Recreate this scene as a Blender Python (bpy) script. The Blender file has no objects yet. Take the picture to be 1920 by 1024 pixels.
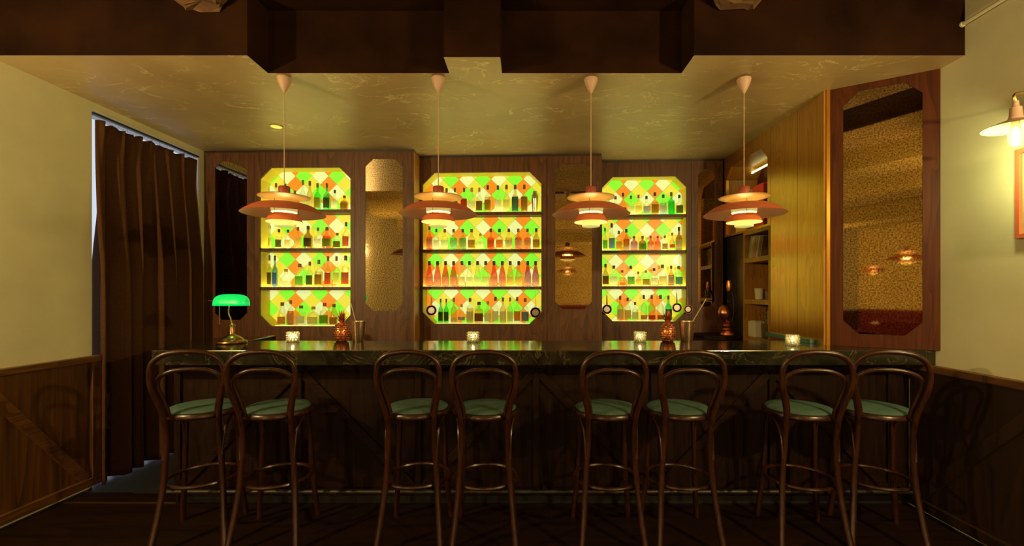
import bpy, math, random
from mathutils import Vector, Matrix
random.seed(7)
PI = math.pi
# ------------------------------------------------------------------ camera, world, exposure
F, CX, CY, H = 856.0, 985.0, 550.0, 1.5          # focal (px), vanishing point (px), eye height (m)
sc = bpy.context.scene
col = sc.collection
cam_d = bpy.data.cameras.new('camera'); cam = bpy.data.objects.new('camera', cam_d); col.objects.link(cam)
cam.location = (0, 0, H); cam.rotation_euler = (PI/2, 0, 0)
cam_d.sensor_width = 36; cam_d.lens = F/1920*36
cam_d.shift_x = -(CX-960)/1920; cam_d.shift_y = (CY-512)/1920
cam_d.clip_start = 0.02
sc.camera = cam
vs = sc.view_settings
vs.view_transform = 'Standard'; vs.look = 'None'; vs.exposure = 0.0; vs.gamma = 1.0; vs.use_curve_mapping = False
w = bpy.data.worlds.new('world'); sc.world = w; w.use_nodes = True
w.node_tree.nodes['Background'].inputs[0].default_value = (.78, .86, 1, 1)      # daylight outside the curtained door
w.node_tree.nodes['Background'].inputs[1].default_value = 0.85
sc.cycles.use_denoising = True
sc.cycles.max_bounces = 7; sc.cycles.transparent_max_bounces = 24
sc.cycles.sample_clamp_indirect = 3.0
sc.cycles.caustics_reflective = False; sc.cycles.caustics_refractive = False
WARM = (1.0, .68, .27)
PENDANT_W, SCONCE_W, REAR_FILL_W = 3.0, 11.0, 225.0

def point_light(name, loc, watts, colr=WARM, rad=.04, parent=None):
    d = bpy.data.lights.new(name, 'POINT'); d.energy = watts; d.color = colr; d.shadow_soft_size = rad
    o = bpy.data.objects.new(name, d); col.objects.link(o); o.location = loc
    if parent: o.parent = parent
    return o

# ------------------------------------------------------------------ materials
MATS = {}
def srgb(r, g, b):
    f = lambda c: ((c/255+.055)/1.055)**2.4 if c/255 > .04045 else c/255/12.92
    return (f(r), f(g), f(b), 1)
def newmat(name):
    m = bpy.data.materials.new(name); m.use_nodes = True; MATS[name] = m
    nt = m.node_tree; return m, nt, nt.nodes['Principled BSDF'], nt.nodes['Material Output']
def plain(name, c, rough=.5, metal=0.0, spec=.5, coat=0.0, emit=None, estr=0.0, var=0.0, vscale=20, bump=0.0):
    m, nt, b, out = newmat(name)
    c = tuple(c[:3])+(1,)
    b.inputs['Base Color'].default_value = c; b.inputs['Roughness'].default_value = rough
    b.inputs['Metallic'].default_value = metal; b.inputs['Specular IOR Level'].default_value = spec
    b.inputs['Coat Weight'].default_value = coat
    if emit: b.inputs['Emission Color'].default_value = tuple(emit[:3])+(1,); b.inputs['Emission Strength'].default_value = estr
    if var or bump:
        tc = nt.nodes.new('ShaderNodeTexCoord'); n = nt.nodes.new('ShaderNodeTexNoise'); n.inputs['Scale'].default_value = vscale; n.inputs['Detail'].default_value = 6
        nt.links.new(tc.outputs['Object'], n.inputs['Vector'])
        if var:
            r = nt.nodes.new('ShaderNodeValToRGB'); e = r.color_ramp.elements
            e[0].position = .3; e[1].position = .7
            e[0].color = tuple(x*(1-var) for x in c[:3])+(1,); e[1].color = tuple(min(1, x*(1+var)) for x in c[:3])+(1,)
            nt.links.new(n.outputs['Fac'], r.inputs[0]); nt.links.new(r.outputs[0], b.inputs['Base Color'])
        if bump:
            bp = nt.nodes.new('ShaderNodeBump'); bp.inputs['Strength'].default_value = bump; bp.inputs['Distance'].default_value = .01
            nt.links.new(n.outputs['Fac'], bp.inputs['Height']); nt.links.new(bp.outputs[0], b.inputs['Normal'])
    return m
def wood(name, dark, light, axis='z', rough=.42, spec=.5, coat=0.0, scale=1.0, coat_rough=.2, metal=0.0):
    m, nt, b, out = newmat(name)
    tc = nt.nodes.new('ShaderNodeTexCoord'); mp = nt.nodes.new('ShaderNodeMapping')
    s = {'z': (38, 38, 1.3), 'x': (1.3, 38, 38), 'y': (38, 1.3, 38)}[axis]
    mp.inputs['Scale'].default_value = tuple(k*scale for k in s)
    nt.links.new(tc.outputs['Object'], mp.inputs['Vector'])
    n = nt.nodes.new('ShaderNodeTexNoise'); n.inputs['Scale'].default_value = 1.0; n.inputs['Detail'].default_value = 5; n.inputs['Roughness'].default_value = .62; n.inputs['Distortion'].default_value = .25
    nt.links.new(mp.outputs[0], n.inputs['Vector'])
    mp2 = nt.nodes.new('ShaderNodeMapping'); s2 = {'z': (5, 5, .5), 'x': (.5, 5, 5), 'y': (5, .5, 5)}[axis]
    mp2.inputs['Scale'].default_value = tuple(k*scale for k in s2)
    nt.links.new(tc.outputs['Object'], mp2.inputs['Vector'])
    n2 = nt.nodes.new('ShaderNodeTexNoise'); n2.inputs['Scale'].default_value = 1.0; n2.inputs['Detail'].default_value = 2; n2.inputs['Distortion'].default_value = .6
    nt.links.new(mp2.outputs[0], n2.inputs['Vector'])
    # cathedral figure: bands of the low-frequency noise
    mu = nt.nodes.new('ShaderNodeMath'); mu.operation = 'MULTIPLY'; mu.inputs[1].default_value = 16
    nt.links.new(n2.outputs['Fac'], mu.inputs[0])
    fr = nt.nodes.new('ShaderNodeMath'); fr.operation = 'FRACT'; nt.links.new(mu.outputs[0], fr.inputs[0])
    mx = nt.nodes.new('ShaderNodeMix'); mx.data_type = 'FLOAT'; mx.inputs[0].default_value = .22
    nt.links.new(n.outputs['Fac'], mx.inputs[2]); nt.links.new(fr.outputs[0], mx.inputs[3])
    r = nt.nodes.new('ShaderNodeValToRGB'); e = r.color_ramp.elements
    e[0].position = .32; e[1].position = .62; e[0].color = dark; e[1].color = light
    nt.links.new(mx.outputs[0], r.inputs[0]); nt.links.new(r.outputs[0], b.inputs['Base Color'])
    b.inputs['Roughness'].default_value = rough; b.inputs['Specular IOR Level'].default_value = spec
    b.inputs['Metallic'].default_value = metal; b.inputs['Coat Weight'].default_value = coat; b.inputs['Coat Roughness'].default_value = coat_rough
    bp = nt.nodes.new('ShaderNodeBump'); bp.inputs['Strength'].default_value = .12; bp.inputs['Distance'].default_value = .004
    nt.links.new(n.outputs['Fac'], bp.inputs['Height']); nt.links.new(bp.outputs[0], b.inputs['Normal'])
    return m
def plaster(name, c1, c2, rough=.85, scale=1.4, scratch=None, spec=.3):
    m, nt, b, out = newmat(name)
    tc = nt.nodes.new('ShaderNodeTexCoord')
    n = nt.nodes.new('ShaderNodeTexNoise'); n.inputs['Scale'].default_value = scale; n.inputs['Detail'].default_value = 8; n.inputs['Roughness'].default_value = .6
    nt.links.new(tc.outputs['Object'], n.inputs['Vector'])
    r = nt.nodes.new('ShaderNodeValToRGB'); e = r.color_ramp.elements
    e[0].position = .32; e[1].position = .68; e[0].color = c1; e[1].color = c2
    nt.links.new(n.outputs['Fac'], r.inputs[0]); last = r.outputs[0]
    if scratch:
        mp = nt.nodes.new('ShaderNodeMapping'); mp.inputs['Scale'].default_value = (1.0, 1.9, 1.0)
        nt.links.new(tc.outputs['Object'], mp.inputs['Vector'])
        n2 = nt.nodes.new('ShaderNodeTexNoise'); n2.inputs['Scale'].default_value = 1.7; n2.inputs['Detail'].default_value = 5; n2.inputs['Roughness'].default_value = .55; n2.inputs['Distortion'].default_value = 1.1
        nt.links.new(mp.outputs[0], n2.inputs['Vector'])
        r2 = nt.nodes.new('ShaderNodeValToRGB'); q = r2.color_ramp.elements
        q[0].position = .488; q[0].color = (0, 0, 0, 1); q[1].position = .5; q[1].color = (1, 1, 1, 1)
        x = r2.color_ramp.elements.new(.512); x.color = (0, 0, 0, 1)
        nt.links.new(n2.outputs['Fac'], r2.inputs[0])
        n3 = nt.nodes.new('ShaderNodeTexNoise'); n3.inputs['Scale'].default_value = 2.6; n3.inputs['Detail'].default_value = 9; n3.inputs['Roughness'].default_value = .75
        nt.links.new(tc.outputs['Object'], n3.inputs['Vector'])
        r3 = nt.nodes.new('ShaderNodeValToRGB'); q = r3.color_ramp.elements; q[0].position = .44; q[1].position = .60
        nt.links.new(n3.outputs['Fac'], r3.inputs[0])
        mu = nt.nodes.new('ShaderNodeMath'); mu.operation = 'MULTIPLY'; nt.links.new(r2.outputs[0], mu.inputs[0]); nt.links.new(r3.outputs[0], mu.inputs[1])
        mx = nt.nodes.new('ShaderNodeMix'); mx.data_type = 'RGBA'; mx.inputs[7].default_value = scratch
        nt.links.new(mu.outputs[0], mx.inputs[0]); nt.links.new(last, mx.inputs[6]); last = mx.outputs[2]
    nt.links.new(last, b.inputs['Base Color'])
    b.inputs['Roughness'].default_value = rough; b.inputs['Specular IOR Level'].default_value = spec
    bp = nt.nodes.new('ShaderNodeBump'); bp.inputs['Strength'].default_value = .15; bp.inputs['Distance'].default_value = .01
    nt.links.new(n.outputs['Fac'], bp.inputs['Height']); nt.links.new(bp.outputs[0], b.inputs['Normal'])
    return m
def marble(name):
    m, nt, b, out = newmat(name)
    tc = nt.nodes.new('ShaderNodeTexCoord')
    n = nt.nodes.new('ShaderNodeTexNoise'); n.inputs['Scale'].default_value = 5; n.inputs['Detail'].default_value = 8; n.inputs['Distortion'].default_value = 1.6
    nt.links.new(tc.outputs['Object'], n.inputs['Vector'])
    r = nt.nodes.new('ShaderNodeValToRGB'); e = r.color_ramp.elements
    e[0].position = .36; e[0].color = (.005, .005, .003, 1); e[1].position = .66; e[1].color = (.020, .018, .010, 1)
    nt.links.new(n.outputs['Fac'], r.inputs[0])
    n2 = nt.nodes.new('ShaderNodeTexNoise'); n2.inputs['Scale'].default_value = 3.3; n2.inputs['Detail'].default_value = 10; n2.inputs['Distortion'].default_value = 2.2
    nt.links.new(tc.outputs['Object'], n2.inputs['Vector'])
    r2 = nt.nodes.new('ShaderNodeValToRGB'); q = r2.color_ramp.elements
    q[0].position = .485; q[0].color = (0, 0, 0, 1); q[1].position = .5; q[1].color = (.8, .8, .8, 1)
    x = q.new(.515); x.color = (0, 0, 0, 1)
    nt.links.new(n2.outputs['Fac'], r2.inputs[0])
    mx = nt.nodes.new('ShaderNodeMix'); mx.data_type = 'RGBA'; mx.inputs[7].default_value = (.07, .055, .022, 1)
    nt.links.new(r2.outputs[0], mx.inputs[0]); nt.links.new(r.outputs[0], mx.inputs[6]); nt.links.new(mx.outputs[2], b.inputs['Base Color'])
    b.inputs['Roughness'].default_value = .12; b.inputs['Specular IOR Level'].default_value = .8
    return m
def mirror_mat(name):
    m, nt, b, out = newmat(name)
    tc = nt.nodes.new('ShaderNodeTexCoord')
    n = nt.nodes.new('ShaderNodeTexNoise'); n.inputs['Scale'].default_value = 95; n.inputs['Detail'].default_value = 3; n.inputs['Roughness'].default_value = .7
    nt.links.new(tc.outputs['Object'], n.inputs['Vector'])
    r = nt.nodes.new('ShaderNodeValToRGB'); e = r.color_ramp.elements
    e[0].position = .36; e[0].color = (.17, .10, .038, 1); e[1].position = .64; e[1].color = (.72, .59, .36, 1)
    nt.links.new(n.outputs['Fac'], r.inputs[0]); nt.links.new(r.outputs[0], b.inputs['Base Color'])
    b.inputs['Metallic'].default_value = 1; b.inputs['Roughness'].default_value = .035
    return m
def glass(name, tint, gloss=.10, solid=0.0):
    """thin tinted glass: what lies behind shows through, with a weak reflection"""
    m, nt, b, out = newmat(name); nt.nodes.remove(b)
    t = nt.nodes.new('ShaderNodeBsdfTransparent'); t.inputs[0].default_value = tuple(tint)+(1,)
    g = nt.nodes.new('ShaderNodeBsdfGlossy'); g.inputs['Roughness'].default_value = .08
    lw = nt.nodes.new('ShaderNodeLayerWeight'); lw.inputs[0].default_value = .35
    mp = nt.nodes.new('ShaderNodeMapRange'); mp.inputs[3].default_value = gloss*.35; mp.inputs[4].default_value = min(1, gloss*4.5)
    nt.links.new(lw.outputs['Facing'], mp.inputs[0])
    ms = nt.nodes.new('ShaderNodeMixShader'); nt.links.new(mp.outputs[0], ms.inputs[0]); nt.links.new(t.outputs[0], ms.inputs[1]); nt.links.new(g.outputs[0], ms.inputs[2])
    last = ms.outputs[0]
    if solid:
        d = nt.nodes.new('ShaderNodeBsdfTranslucent'); d.inputs[0].default_value = tuple(tint)+(1,)
        m2 = nt.nodes.new('ShaderNodeMixShader'); m2.inputs[0].default_value = solid
        nt.links.new(last, m2.inputs[1]); nt.links.new(d.outputs[0], m2.inputs[2]); last = m2.outputs[0]
    nt.links.new(last, out.inputs[0])
    return m
def paper(name, c, ink=None, scale=60, thr=.56):
    """bottle label: paper that lets the lit niche glow through, with blotches of print"""
    m, nt, b, out = newmat(name); nt.nodes.remove(b)
    tc = nt.nodes.new('ShaderNodeTexCoord'); mp = nt.nodes.new('ShaderNodeMapping'); mp.inputs['Scale'].default_value = (1, 1, 1.8)
    nt.links.new(tc.outputs['Object'], mp.inputs[0])
    n = nt.nodes.new('ShaderNodeTexNoise'); n.inputs['Scale'].default_value = scale; n.inputs['Detail'].default_value = 2
    nt.links.new(mp.outputs[0], n.inputs['Vector'])
    r = nt.nodes.new('ShaderNodeValToRGB'); e = r.color_ramp.elements
    e[0].position = thr; e[0].color = tuple(c)+(1,); e[1].position = thr+.03; e[1].color = tuple(ink or c)+(1,)
    nt.links.new(n.outputs['Fac'], r.inputs[0])
    d = nt.nodes.new('ShaderNodeBsdfDiffuse'); t = nt.nodes.new('ShaderNodeBsdfTranslucent')
    nt.links.new(r.outputs[0], d.inputs[0]); nt.links.new(r.outputs[0], t.inputs[0])
    ms = nt.nodes.new('ShaderNodeMixShader'); ms.inputs[0].default_value = .82
    nt.links.new(d.outputs[0], ms.inputs[1]); nt.links.new(t.outputs[0], ms.inputs[2])
    tr = nt.nodes.new('ShaderNodeBsdfTransparent'); m2 = nt.nodes.new('ShaderNodeMixShader'); m2.inputs[0].default_value = .14
    nt.links.new(ms.outputs[0], m2.inputs[1]); nt.links.new(tr.outputs[0], m2.inputs[2]); nt.links.new(m2.outputs[0], out.inputs[0])
    return m

wood('panel_wood', (.036, .0105, .0022, 1), (.108, .036, .0078, 1), rough=.46, spec=.4)
wood('side_wood', (.52, .21, .012, 1), (.70, .31, .022, 1), rough=.30, spec=1.0, coat=1.0, coat_rough=.22, metal=.9)
wood('red_wood', (.032, .0062, .0011, 1), (.068, .0155, .0026, 1), rough=.55, spec=.15)
wood('counter_wood', (.004, .0014, .0005, 1), (.014, .005, .0016, 1), rough=.6, spec=.1)
wood('counter_wood_x', (.005, .0018, .0006, 1), (.017, .006, .002, 1), axis='x', rough=.6, spec=.1)
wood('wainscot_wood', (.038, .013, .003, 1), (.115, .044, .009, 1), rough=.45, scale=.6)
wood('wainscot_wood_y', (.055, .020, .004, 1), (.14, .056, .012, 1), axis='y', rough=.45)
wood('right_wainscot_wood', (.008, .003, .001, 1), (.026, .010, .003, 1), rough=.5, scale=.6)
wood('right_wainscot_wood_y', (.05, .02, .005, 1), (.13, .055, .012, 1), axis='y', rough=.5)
wood('floor_wood', (.004, .0014, .0005, 1), (.012, .0042, .0016, 1), axis='x', rough=.5, scale=.5, spec=.2)
wood('frame_wood', (.26, .11, .015, 1), (.42, .20, .03, 1), rough=.4)
wood('dark_door_wood', (.012, .009, .008, 1), (.03, .022, .018, 1), rough=.3)
wood('bentwood', (.012, .003, .001, 1), (.034, .009, .0026, 1), rough=.32, spec=.35, coat=.1)
plaster('wall_plaster', (.56, .53, .35, 1), (.68, .65, .45, 1))
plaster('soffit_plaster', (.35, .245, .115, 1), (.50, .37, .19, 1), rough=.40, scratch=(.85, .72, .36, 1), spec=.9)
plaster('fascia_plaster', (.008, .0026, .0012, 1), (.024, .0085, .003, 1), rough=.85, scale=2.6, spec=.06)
plaster('broken_plaster', (.09, .045, .02, 1), (.19, .105, .05, 1), rough=.95, scale=6)
plaster('rear_plaster', (.50, .38, .13, 1), (.62, .48, .18, 1))
marble('green_marble')
mirror_mat('antique_mirror')
plain('white_paint', (.72, .74, .76), .6)
plain('blue_tile', (.018, .021, .029), .4, var=.2, vscale=3)
plain('curtain_cloth', (.064, .027, .010), .9, spec=.15, var=.15, vscale=60)
plain('black_metal', (.012, .012, .012), .4)
plain('steel', (.55, .55, .53), .25, metal=1)
plain('steel_teal_sheen', (.10, .22, .26), .3, metal=.4)  # teal base colour stands in for what the steel reflects
plain('brass', (.62, .42, .16), .3, metal=1)
plain('bronze', (.36, .20, .09), .28, metal=1)
plain('warm_steel', (.62, .44, .32), .26, metal=1)
plain('copper', (.72, .27, .12), .28, metal=1, var=.2, vscale=30)
plain('dull_metal', (.05, .043, .036), .5, metal=.8)
plain('shade_salmon', (.47, .115, .05), .5, var=.05)
plain('shade_orange', (.62, .16, .05), .45)
plain('shade_cream', (.72, .52, .17), .5)
plain('shade_inner', (.80, .48, .32), .5)
plain('cap_red', (.28, .05, .03), .5)
plain('canopy_pink', (.55, .36, .27), .5)
plain('cord_pink', (.50, .33, .22), .6)
plain('seat_green', (.045, .085, .070), .85, spec=.2, var=.12, vscale=25)
plain('lamp_bulb', (1, .95, .6), .5, emit=(1, .92, .60), estr=14)
plain('sconce_bulb', (1, 1, .8), .5, emit=(.92, 1, .45), estr=9)
plain('pendant_glow', (.8, .7, .3), .5, emit=(.95, .85, .25), estr=.45)
plain('downlight_glow', (1, .9, .4), .5, emit=(.75, .62, .06), estr=1)
plain('led_strip', (1, 1, .7), .5, emit=(.90, .85, .32), estr=6)
plain('niche_led', (1, 1, .7), .5, emit=(1, .92, .36), estr=5.5)
plain('niche_led_low', (1, 1, .7), .5, emit=(.85, .85, .30), estr=.9)
plain('niche_yellow', (.80, .62, .06), .55, var=.06)
plain('lead', (.10, .055, .012), .5)
plain('red_velvet', (.14, .012, .018), .9, var=.2, vscale=8)
plain('table_white', (.6, .55, .42), .5)
plain('cup_white', (.62, .57, .45), .5)
plain('straw_cream', (.45, .38, .25), .6)
plain('box_yellow', (.88, .58, .10), .6)
plain('box_green', (.45, .55, .12), .6)
plain('box_red', (.80, .08, .04), .6)
plain('box_darkred', (.22, .03, .02), .6)
plain('reflection_teal', (.10, .30, .26), .5)  # colour of the slab added for the teal reflection
for nm, c in dict(book_grey=(.26, .24, .20), book_cream=(.45, .40, .28), book_gold=(.45, .30, .05), book_orange=(.48, .15, .03), book_brown=(.20, .11, .05)).items(): plain(nm, c, .7)
plain('picture_red', (.50, .12, .05), .5); plain('picture_green', (.30, .40, .22), .6)
# backlit panes
PANE = dict(white=srgb(205, 216, 138), green=srgb(120, 224, 44), orange=srgb(218, 126, 26), yellow=srgb(205, 196, 52))
for k, c in PANE.items():
    plain('pane_'+k, tuple(x*.4 for x in c[:3]), .25, emit=c, estr=1.15)
m, nt, b, out = newmat('banker_glass')
b.inputs['Base Color'].default_value = (.0, .35, .10, 1); b.inputs['Roughness'].default_value = .35
b.inputs['Emission Color'].default_value = (.0, .62, .10, 1); b.inputs['Emission Strength'].default_value = 1.0
glass('crystal', (.93, .9, .72), .28, .25)
GL = dict(clear=(.95, .96, .86), pale=(.97, .95, .62), green=(.10, .78, .22), lime=(.72, .95, .40), amber=(.86, .58, .20), brown=(.42, .20, .07), orange=(.96, .52, .16), red=(.90, .16, .10), blue=(.16, .34, .95), purple=(.50, .14, .26), olive=(.52, .42, .10), sky=(.35, .68, .92))
for k, c in GL.items(): glass('glass_'+k, tuple(x**(.46 if k in ('blue', 'red', 'green', 'purple', 'brown') else .36) for x in c), .13, .04 if k in ('clear', 'pale') else .12)
PAPER = dict(white=((.97, .97, .84), (.30, .26, .18)), cream=((.93, .88, .52), (.42, .22, .08)), red=((.62, .04, .02), (.8, .7, .5)), black=((.035, .03, .02), (.7, .65, .4)), brown=((.20, .09, .03), (.5, .35, .15)), green=((.30, .62, .10), (.12, .30, .06)), blue=((.14, .24, .60), (.7, .75, .7)), orange=((.75, .28, .04), (.9, .8, .4)), gold=((.58, .42, .10), (.25, .14, .04)), teal=((.20, .42, .38), (.04, .10, .10)), lilac=((.55, .52, .66), (.3, .3, .5)))
for k, (c, i) in PAPER.items(): paper('paper_'+k, c, i)
CAPS = dict(brown=(.16, .07, .02), black=(.03, .02, .012), red=(.42, .03, .03), gold=(.45, .28, .06), olive=(.18, .13, .03))
for k, c in CAPS.items(): plain('cap_'+k if k != 'red' else 'capb_red', c, .45)
def M(n): return MATS[n]

# ------------------------------------------------------------------ mesh helpers
class MB:
    def __init__(s): s.v = []; s.f = []; s.m = []
    def add(s, vs_, fs_, mi=0):
        o = len(s.v); s.v += [tuple(p) for p in vs_]; s.f += [tuple(i+o for i in f) for f in fs_]; s.m += [mi]*len(fs_)
        return s
    def box(s, x0, x1, y0, y1, z0, z1, mi=0):
        v = [(x, y, z) for z in (z0, z1) for y in (y0, y1) for x in (x0, x1)]
        return s.add(v, [(0, 2, 3, 1), (4, 5, 7, 6), (0, 1, 5, 4), (2, 6, 7, 3), (0, 4, 6, 2), (1, 3, 7, 5)], mi)
    def prism(s, poly, z0, z1, side_mi=0, mi=0):
        n = len(poly); v = [(x, y, z0) for x, y in poly]+[(x, y, z1) for x, y in poly]
        s.add(v, [], 0); o = len(s.v)-2*n
        s.f += [tuple(o+i for i in reversed(range(n))), tuple(o+n+i for i in range(n))]; s.m += [mi, mi]
        for i in range(n):
            j = (i+1) % n; s.f.append((o+i, o+j, o+n+j, o+n+i)); s.m.append(side_mi)
        return s
    def lathe(s, prof, n=16, c=(0, 0, 0), shape=None, mi=0, a0=0, a1=2*PI, cap=True):
        full = abs(a1-a0-2*PI) < 1e-6; k = n if full else n+1
        v = []
        for r, z in prof:
            for i in range(k):
                a = a0+(a1-a0)*i/n; q = shape(a) if shape else 1
                v.append((c[0]+r*q*math.cos(a), c[1]+r*q*math.sin(a), c[2]+z))
        f = []
        for j in range(len(prof)-1):
            for i in range(n):
                i2 = (i+1) % k
                f.append((j*k+i, j*k+i2, (j+1)*k+i2, (j+1)*k+i))
        if full and cap:
            if prof[0][0] > 1e-6: f.append(tuple(reversed(range(k))))
            if prof[-1][0] > 1e-6: f.append(tuple((len(prof)-1)*k+i for i in range(k)))
        return s.add(v, f, mi)
    def tube(s, pts, r, n=8, closed=False, caps=True, mi=0):
        P = [Vector(p) for p in pts]; N = len(P); R = r if isinstance(r, (list, tuple)) else [r]*N
        T = []
        for i in range(N):
            a = P[(i-1) % N] if (closed or i > 0) else P[i]; b_ = P[(i+1) % N] if (closed or i < N-1) else P[i]
            T.append((b_-a).normalized())
        up = Vector((0, 0, 1)) if abs(T[0].z) < .9 else Vector((1, 0, 0))
        nr = (up-T[0]*up.dot(T[0])).normalized(); v = []
        for i in range(N):
            nr = (nr-T[i]*nr.dot(T[i])).normalized(); bi = T[i].cross(nr)
            for k in range(n):
                a = 2*PI*k/n; v.append(P[i]+(nr*math.cos(a)+bi*math.sin(a))*R[i])
        f = []
        for i in range(N if closed else N-1):
            for k in range(n):
                i2 = (i+1) % N
                f.append((i*n+k, i*n+(k+1) % n, i2*n+(k+1) % n, i2*n+k))
        if caps and not closed: f += [tuple(reversed(range(n))), tuple((N-1)*n+k for k in range(n))]
        return s.add(v, f, mi)
    def mesh(s, name, mats, smooth=False, bevel=0):
        me = bpy.data.meshes.new(name); me.from_pydata(s.v, [], s.f)
        for m_ in (mats if isinstance(mats, (list, tuple)) else [mats]): me.materials.append(M(m_))
        for p, mi in zip(me.polygons, s.m): p.material_index = mi
        import bmesh
        bm = bmesh.new(); bm.from_mesh(me); bmesh.ops.remove_doubles(bm, verts=bm.verts, dist=1e-6) if smooth else None
        bmesh.ops.recalc_face_normals(bm, faces=bm.faces)
        if bevel:
            bmesh.ops.bevel(bm, geom=[e for e in bm.edges if len(e.link_faces) == 2 and e.calc_face_angle(0) > .5], offset=bevel, segments=2, affect='EDGES', profile=.6)
        bm.to_mesh(me); bm.free()
        if smooth:
            for p in me.polygons: p.use_smooth = True
            me.set_sharp_from_angle(angle=math.radians(40))
        return me
    def build(s, name, mats, parent=None, smooth=False, bevel=0, loc=None, rz=None):
        return link(name, s.mesh(name, mats, smooth, bevel), parent, loc, rz)
def link(name, me, parent=None, loc=None, rz=None):
    o = bpy.data.objects.new(name, me); col.objects.link(o)
    if parent: o.parent = parent
    if loc is not None: o.location = loc
    if rz is not None: o.rotation_euler = (0, 0, rz)
    return o
def tag(o, label=None, cat=None, group=None, kind=None):
    if label: o['label'] = label
    if cat: o['category'] = cat
    if group: o['group'] = group
    if kind: o['kind'] = kind
    return o
def thing(name, loc, label, cat, rz=0, group=None):
    o = bpy.data.objects.new(name, None); col.objects.link(o); o.location = loc; o.rotation_euler = (0, 0, rz); o.empty_display_size = .05
    return tag(o, label, cat, group)
def struct(o): o['kind'] = 'structure'; return o
def copy_tree(o, parent=None):
    c = o.copy(); col.objects.link(c); c.parent = parent
    for ch in o.children: copy_tree(ch, c)
    return c
def catmull(pts, k=6, closed=False):
    P = [Vector(p) for p in pts]; n = len(P); out = []
    for i in range(n if closed else n-1):
        g = lambda j: P[j % n] if closed else P[max(0, min(n-1, j))]
        a, b_, c, d = g(i-1), g(i), g(i+1), g(i+2)
        for q in range(k):
            t = q/k
            out.append(.5*((2*b_)+(c-a)*t+(2*a-5*b_+4*c-d)*t*t+(3*b_-a-3*c+d)*t*t*t))
    if not closed: out.append(P[-1])
    return out
def at(px, py, Y): return Vector(((px-CX)*Y/F, Y, H-(py-CY)*Y/F))
def octagon(u0, u1, z0, z1, c, b=None):
    b = c if b is None else b
    return [(u0+b, z0), (u1-b, z0), (u1, z0+b), (u1, z1-c), (u1-c, z1), (u0+c, z1), (u0, z1-c), (u0, z0+b)]
def holed_panel(U0, U1, Z0, Z1, oc, v0, v1):
    """a board (local x = along, y = depth, z) with an octagonal opening cut through it"""
    u0, u1 = oc[7][0], oc[2][0]; z0, z1 = oc[0][1], oc[4][1]
    outer = [(oc[0][0], Z0), (oc[1][0], Z0), (U1, oc[2][1]), (U1, oc[3][1]), (oc[4][0], Z1), (oc[5][0], Z1), (U0, oc[6][1]), (U0, oc[7][1])]
    corner = {1: (U1, Z0), 3: (U1, Z1), 5: (U0, Z1), 7: (U0, Z0)}
    b_ = MB()
    for i in range(8):
        j = (i+1) % 8
        ring = [oc[i], oc[j], outer[j]]+([corner[i]] if i in corner else [])+[outer[i]]
        n = len(ring); v = [(x, v0, z) for x, z in ring]+[(x, v1, z) for x, z in ring]
        f = [tuple(range(n)), tuple(reversed(range(n, 2*n)))]
        f.append((0, 1, n+1, n))
        for q in range(2, n-1): f.append((q, q+1, n+q+1, n+q))
        b_.add(v, f)
    return b_

# ------------------------------------------------------------------ room shell
XL, XR, ZC, ZU, YR = -3.35, 2.735, 2.98, 3.40, -8.0
struct(MB().box(-3.6, XR+.2, YR-.2, 3.44, -.06, 0).build('floor', 'floor_wood'))
fl2 = struct(MB().box(-5.2, XR+.2, 3.44, 5.6, -.06, 0).build('floor', 'blue_tile'))
tag(MB().box(-3.30, -2.50, 3.262, 3.277, 0, .004).build('threshold_strip', 'brass'), 'thin brass threshold strip on the floor beside the curtain', 'threshold')
tag(MB().box(-2.95, -2.50, 3.432, 3.446, 0, .003).build('tile_edge_strip', 'steel'), 'pale metal edge strip where the blue tiles begin', 'threshold')
wl = MB(); Y0, Y1, ZT = 3.52, 4.69, 2.925
wl.box(XL-.16, XL, YR, Y0, 0, ZU+.1).box(XL-.16, XL, Y1, 5.6, 0, ZU+.1).box(XL-.16, XL, Y0, Y1, ZT, ZU+.1)
struct(wl.build('wall_left', 'wall_plaster'))
jamb = MB().box(XL-.158, XL-.003, Y0, Y0+.012, 0, ZT).box(XL-.158, XL-.003, Y1-.012, Y1, 0, ZT).box(XL-.158, XL-.003, Y0+.012, Y1-.012, ZT-.012, ZT)
struct(jamb.build('trim_1', 'white_paint'))
struct(MB().box(XR, XR+.16, YR, 5.6, 0, ZU+.1).build('wall_right', 'wall_plaster'))
struct(MB().box(XL-.16, XR+.16, 5.6, 5.75, 0, ZU+.1).build('wall_back', 'panel_wood'))
struct(MB().box(XL-.16, XR+.16, YR-.15, YR, 0, ZU+.1).build('wall_rear', 'rear_plaster'))
struct(MB().box(XL-.16, XR+.16, YR-.15, 5.75, ZU+.1, ZU+.2).box(XL, XR, YR, 1.0, ZU, ZU+.1).build('ceiling', 'soffit_plaster'))
struct(MB().box(XL, XR, 1.0, 3.3, ZU, ZU+.1).build('ceiling', 'fascia_plaster'))
foot = [(XL, 5.6), (XL, 2.84), (-1.73, 2.84), (-1.73, 3.07), (-.511, 3.07), (-.511, 2.86), (-.157, 2.86), (-.157, 3.07), (1.05, 3.07), (1.05, 2.84), (XR, 2.84), (XR, 5.6)]
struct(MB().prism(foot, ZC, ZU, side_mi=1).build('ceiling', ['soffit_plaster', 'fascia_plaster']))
# beams over the rear of the room
for k, (y, dz) in enumerate(((-.2, .26), (-2.0, .30), (-4.6, .34))):
    struct(MB().box(XL, XR, y-.36, y+.36, ZU-dz, ZU).build('ceiling_beam', 'rear_plaster'))
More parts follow.
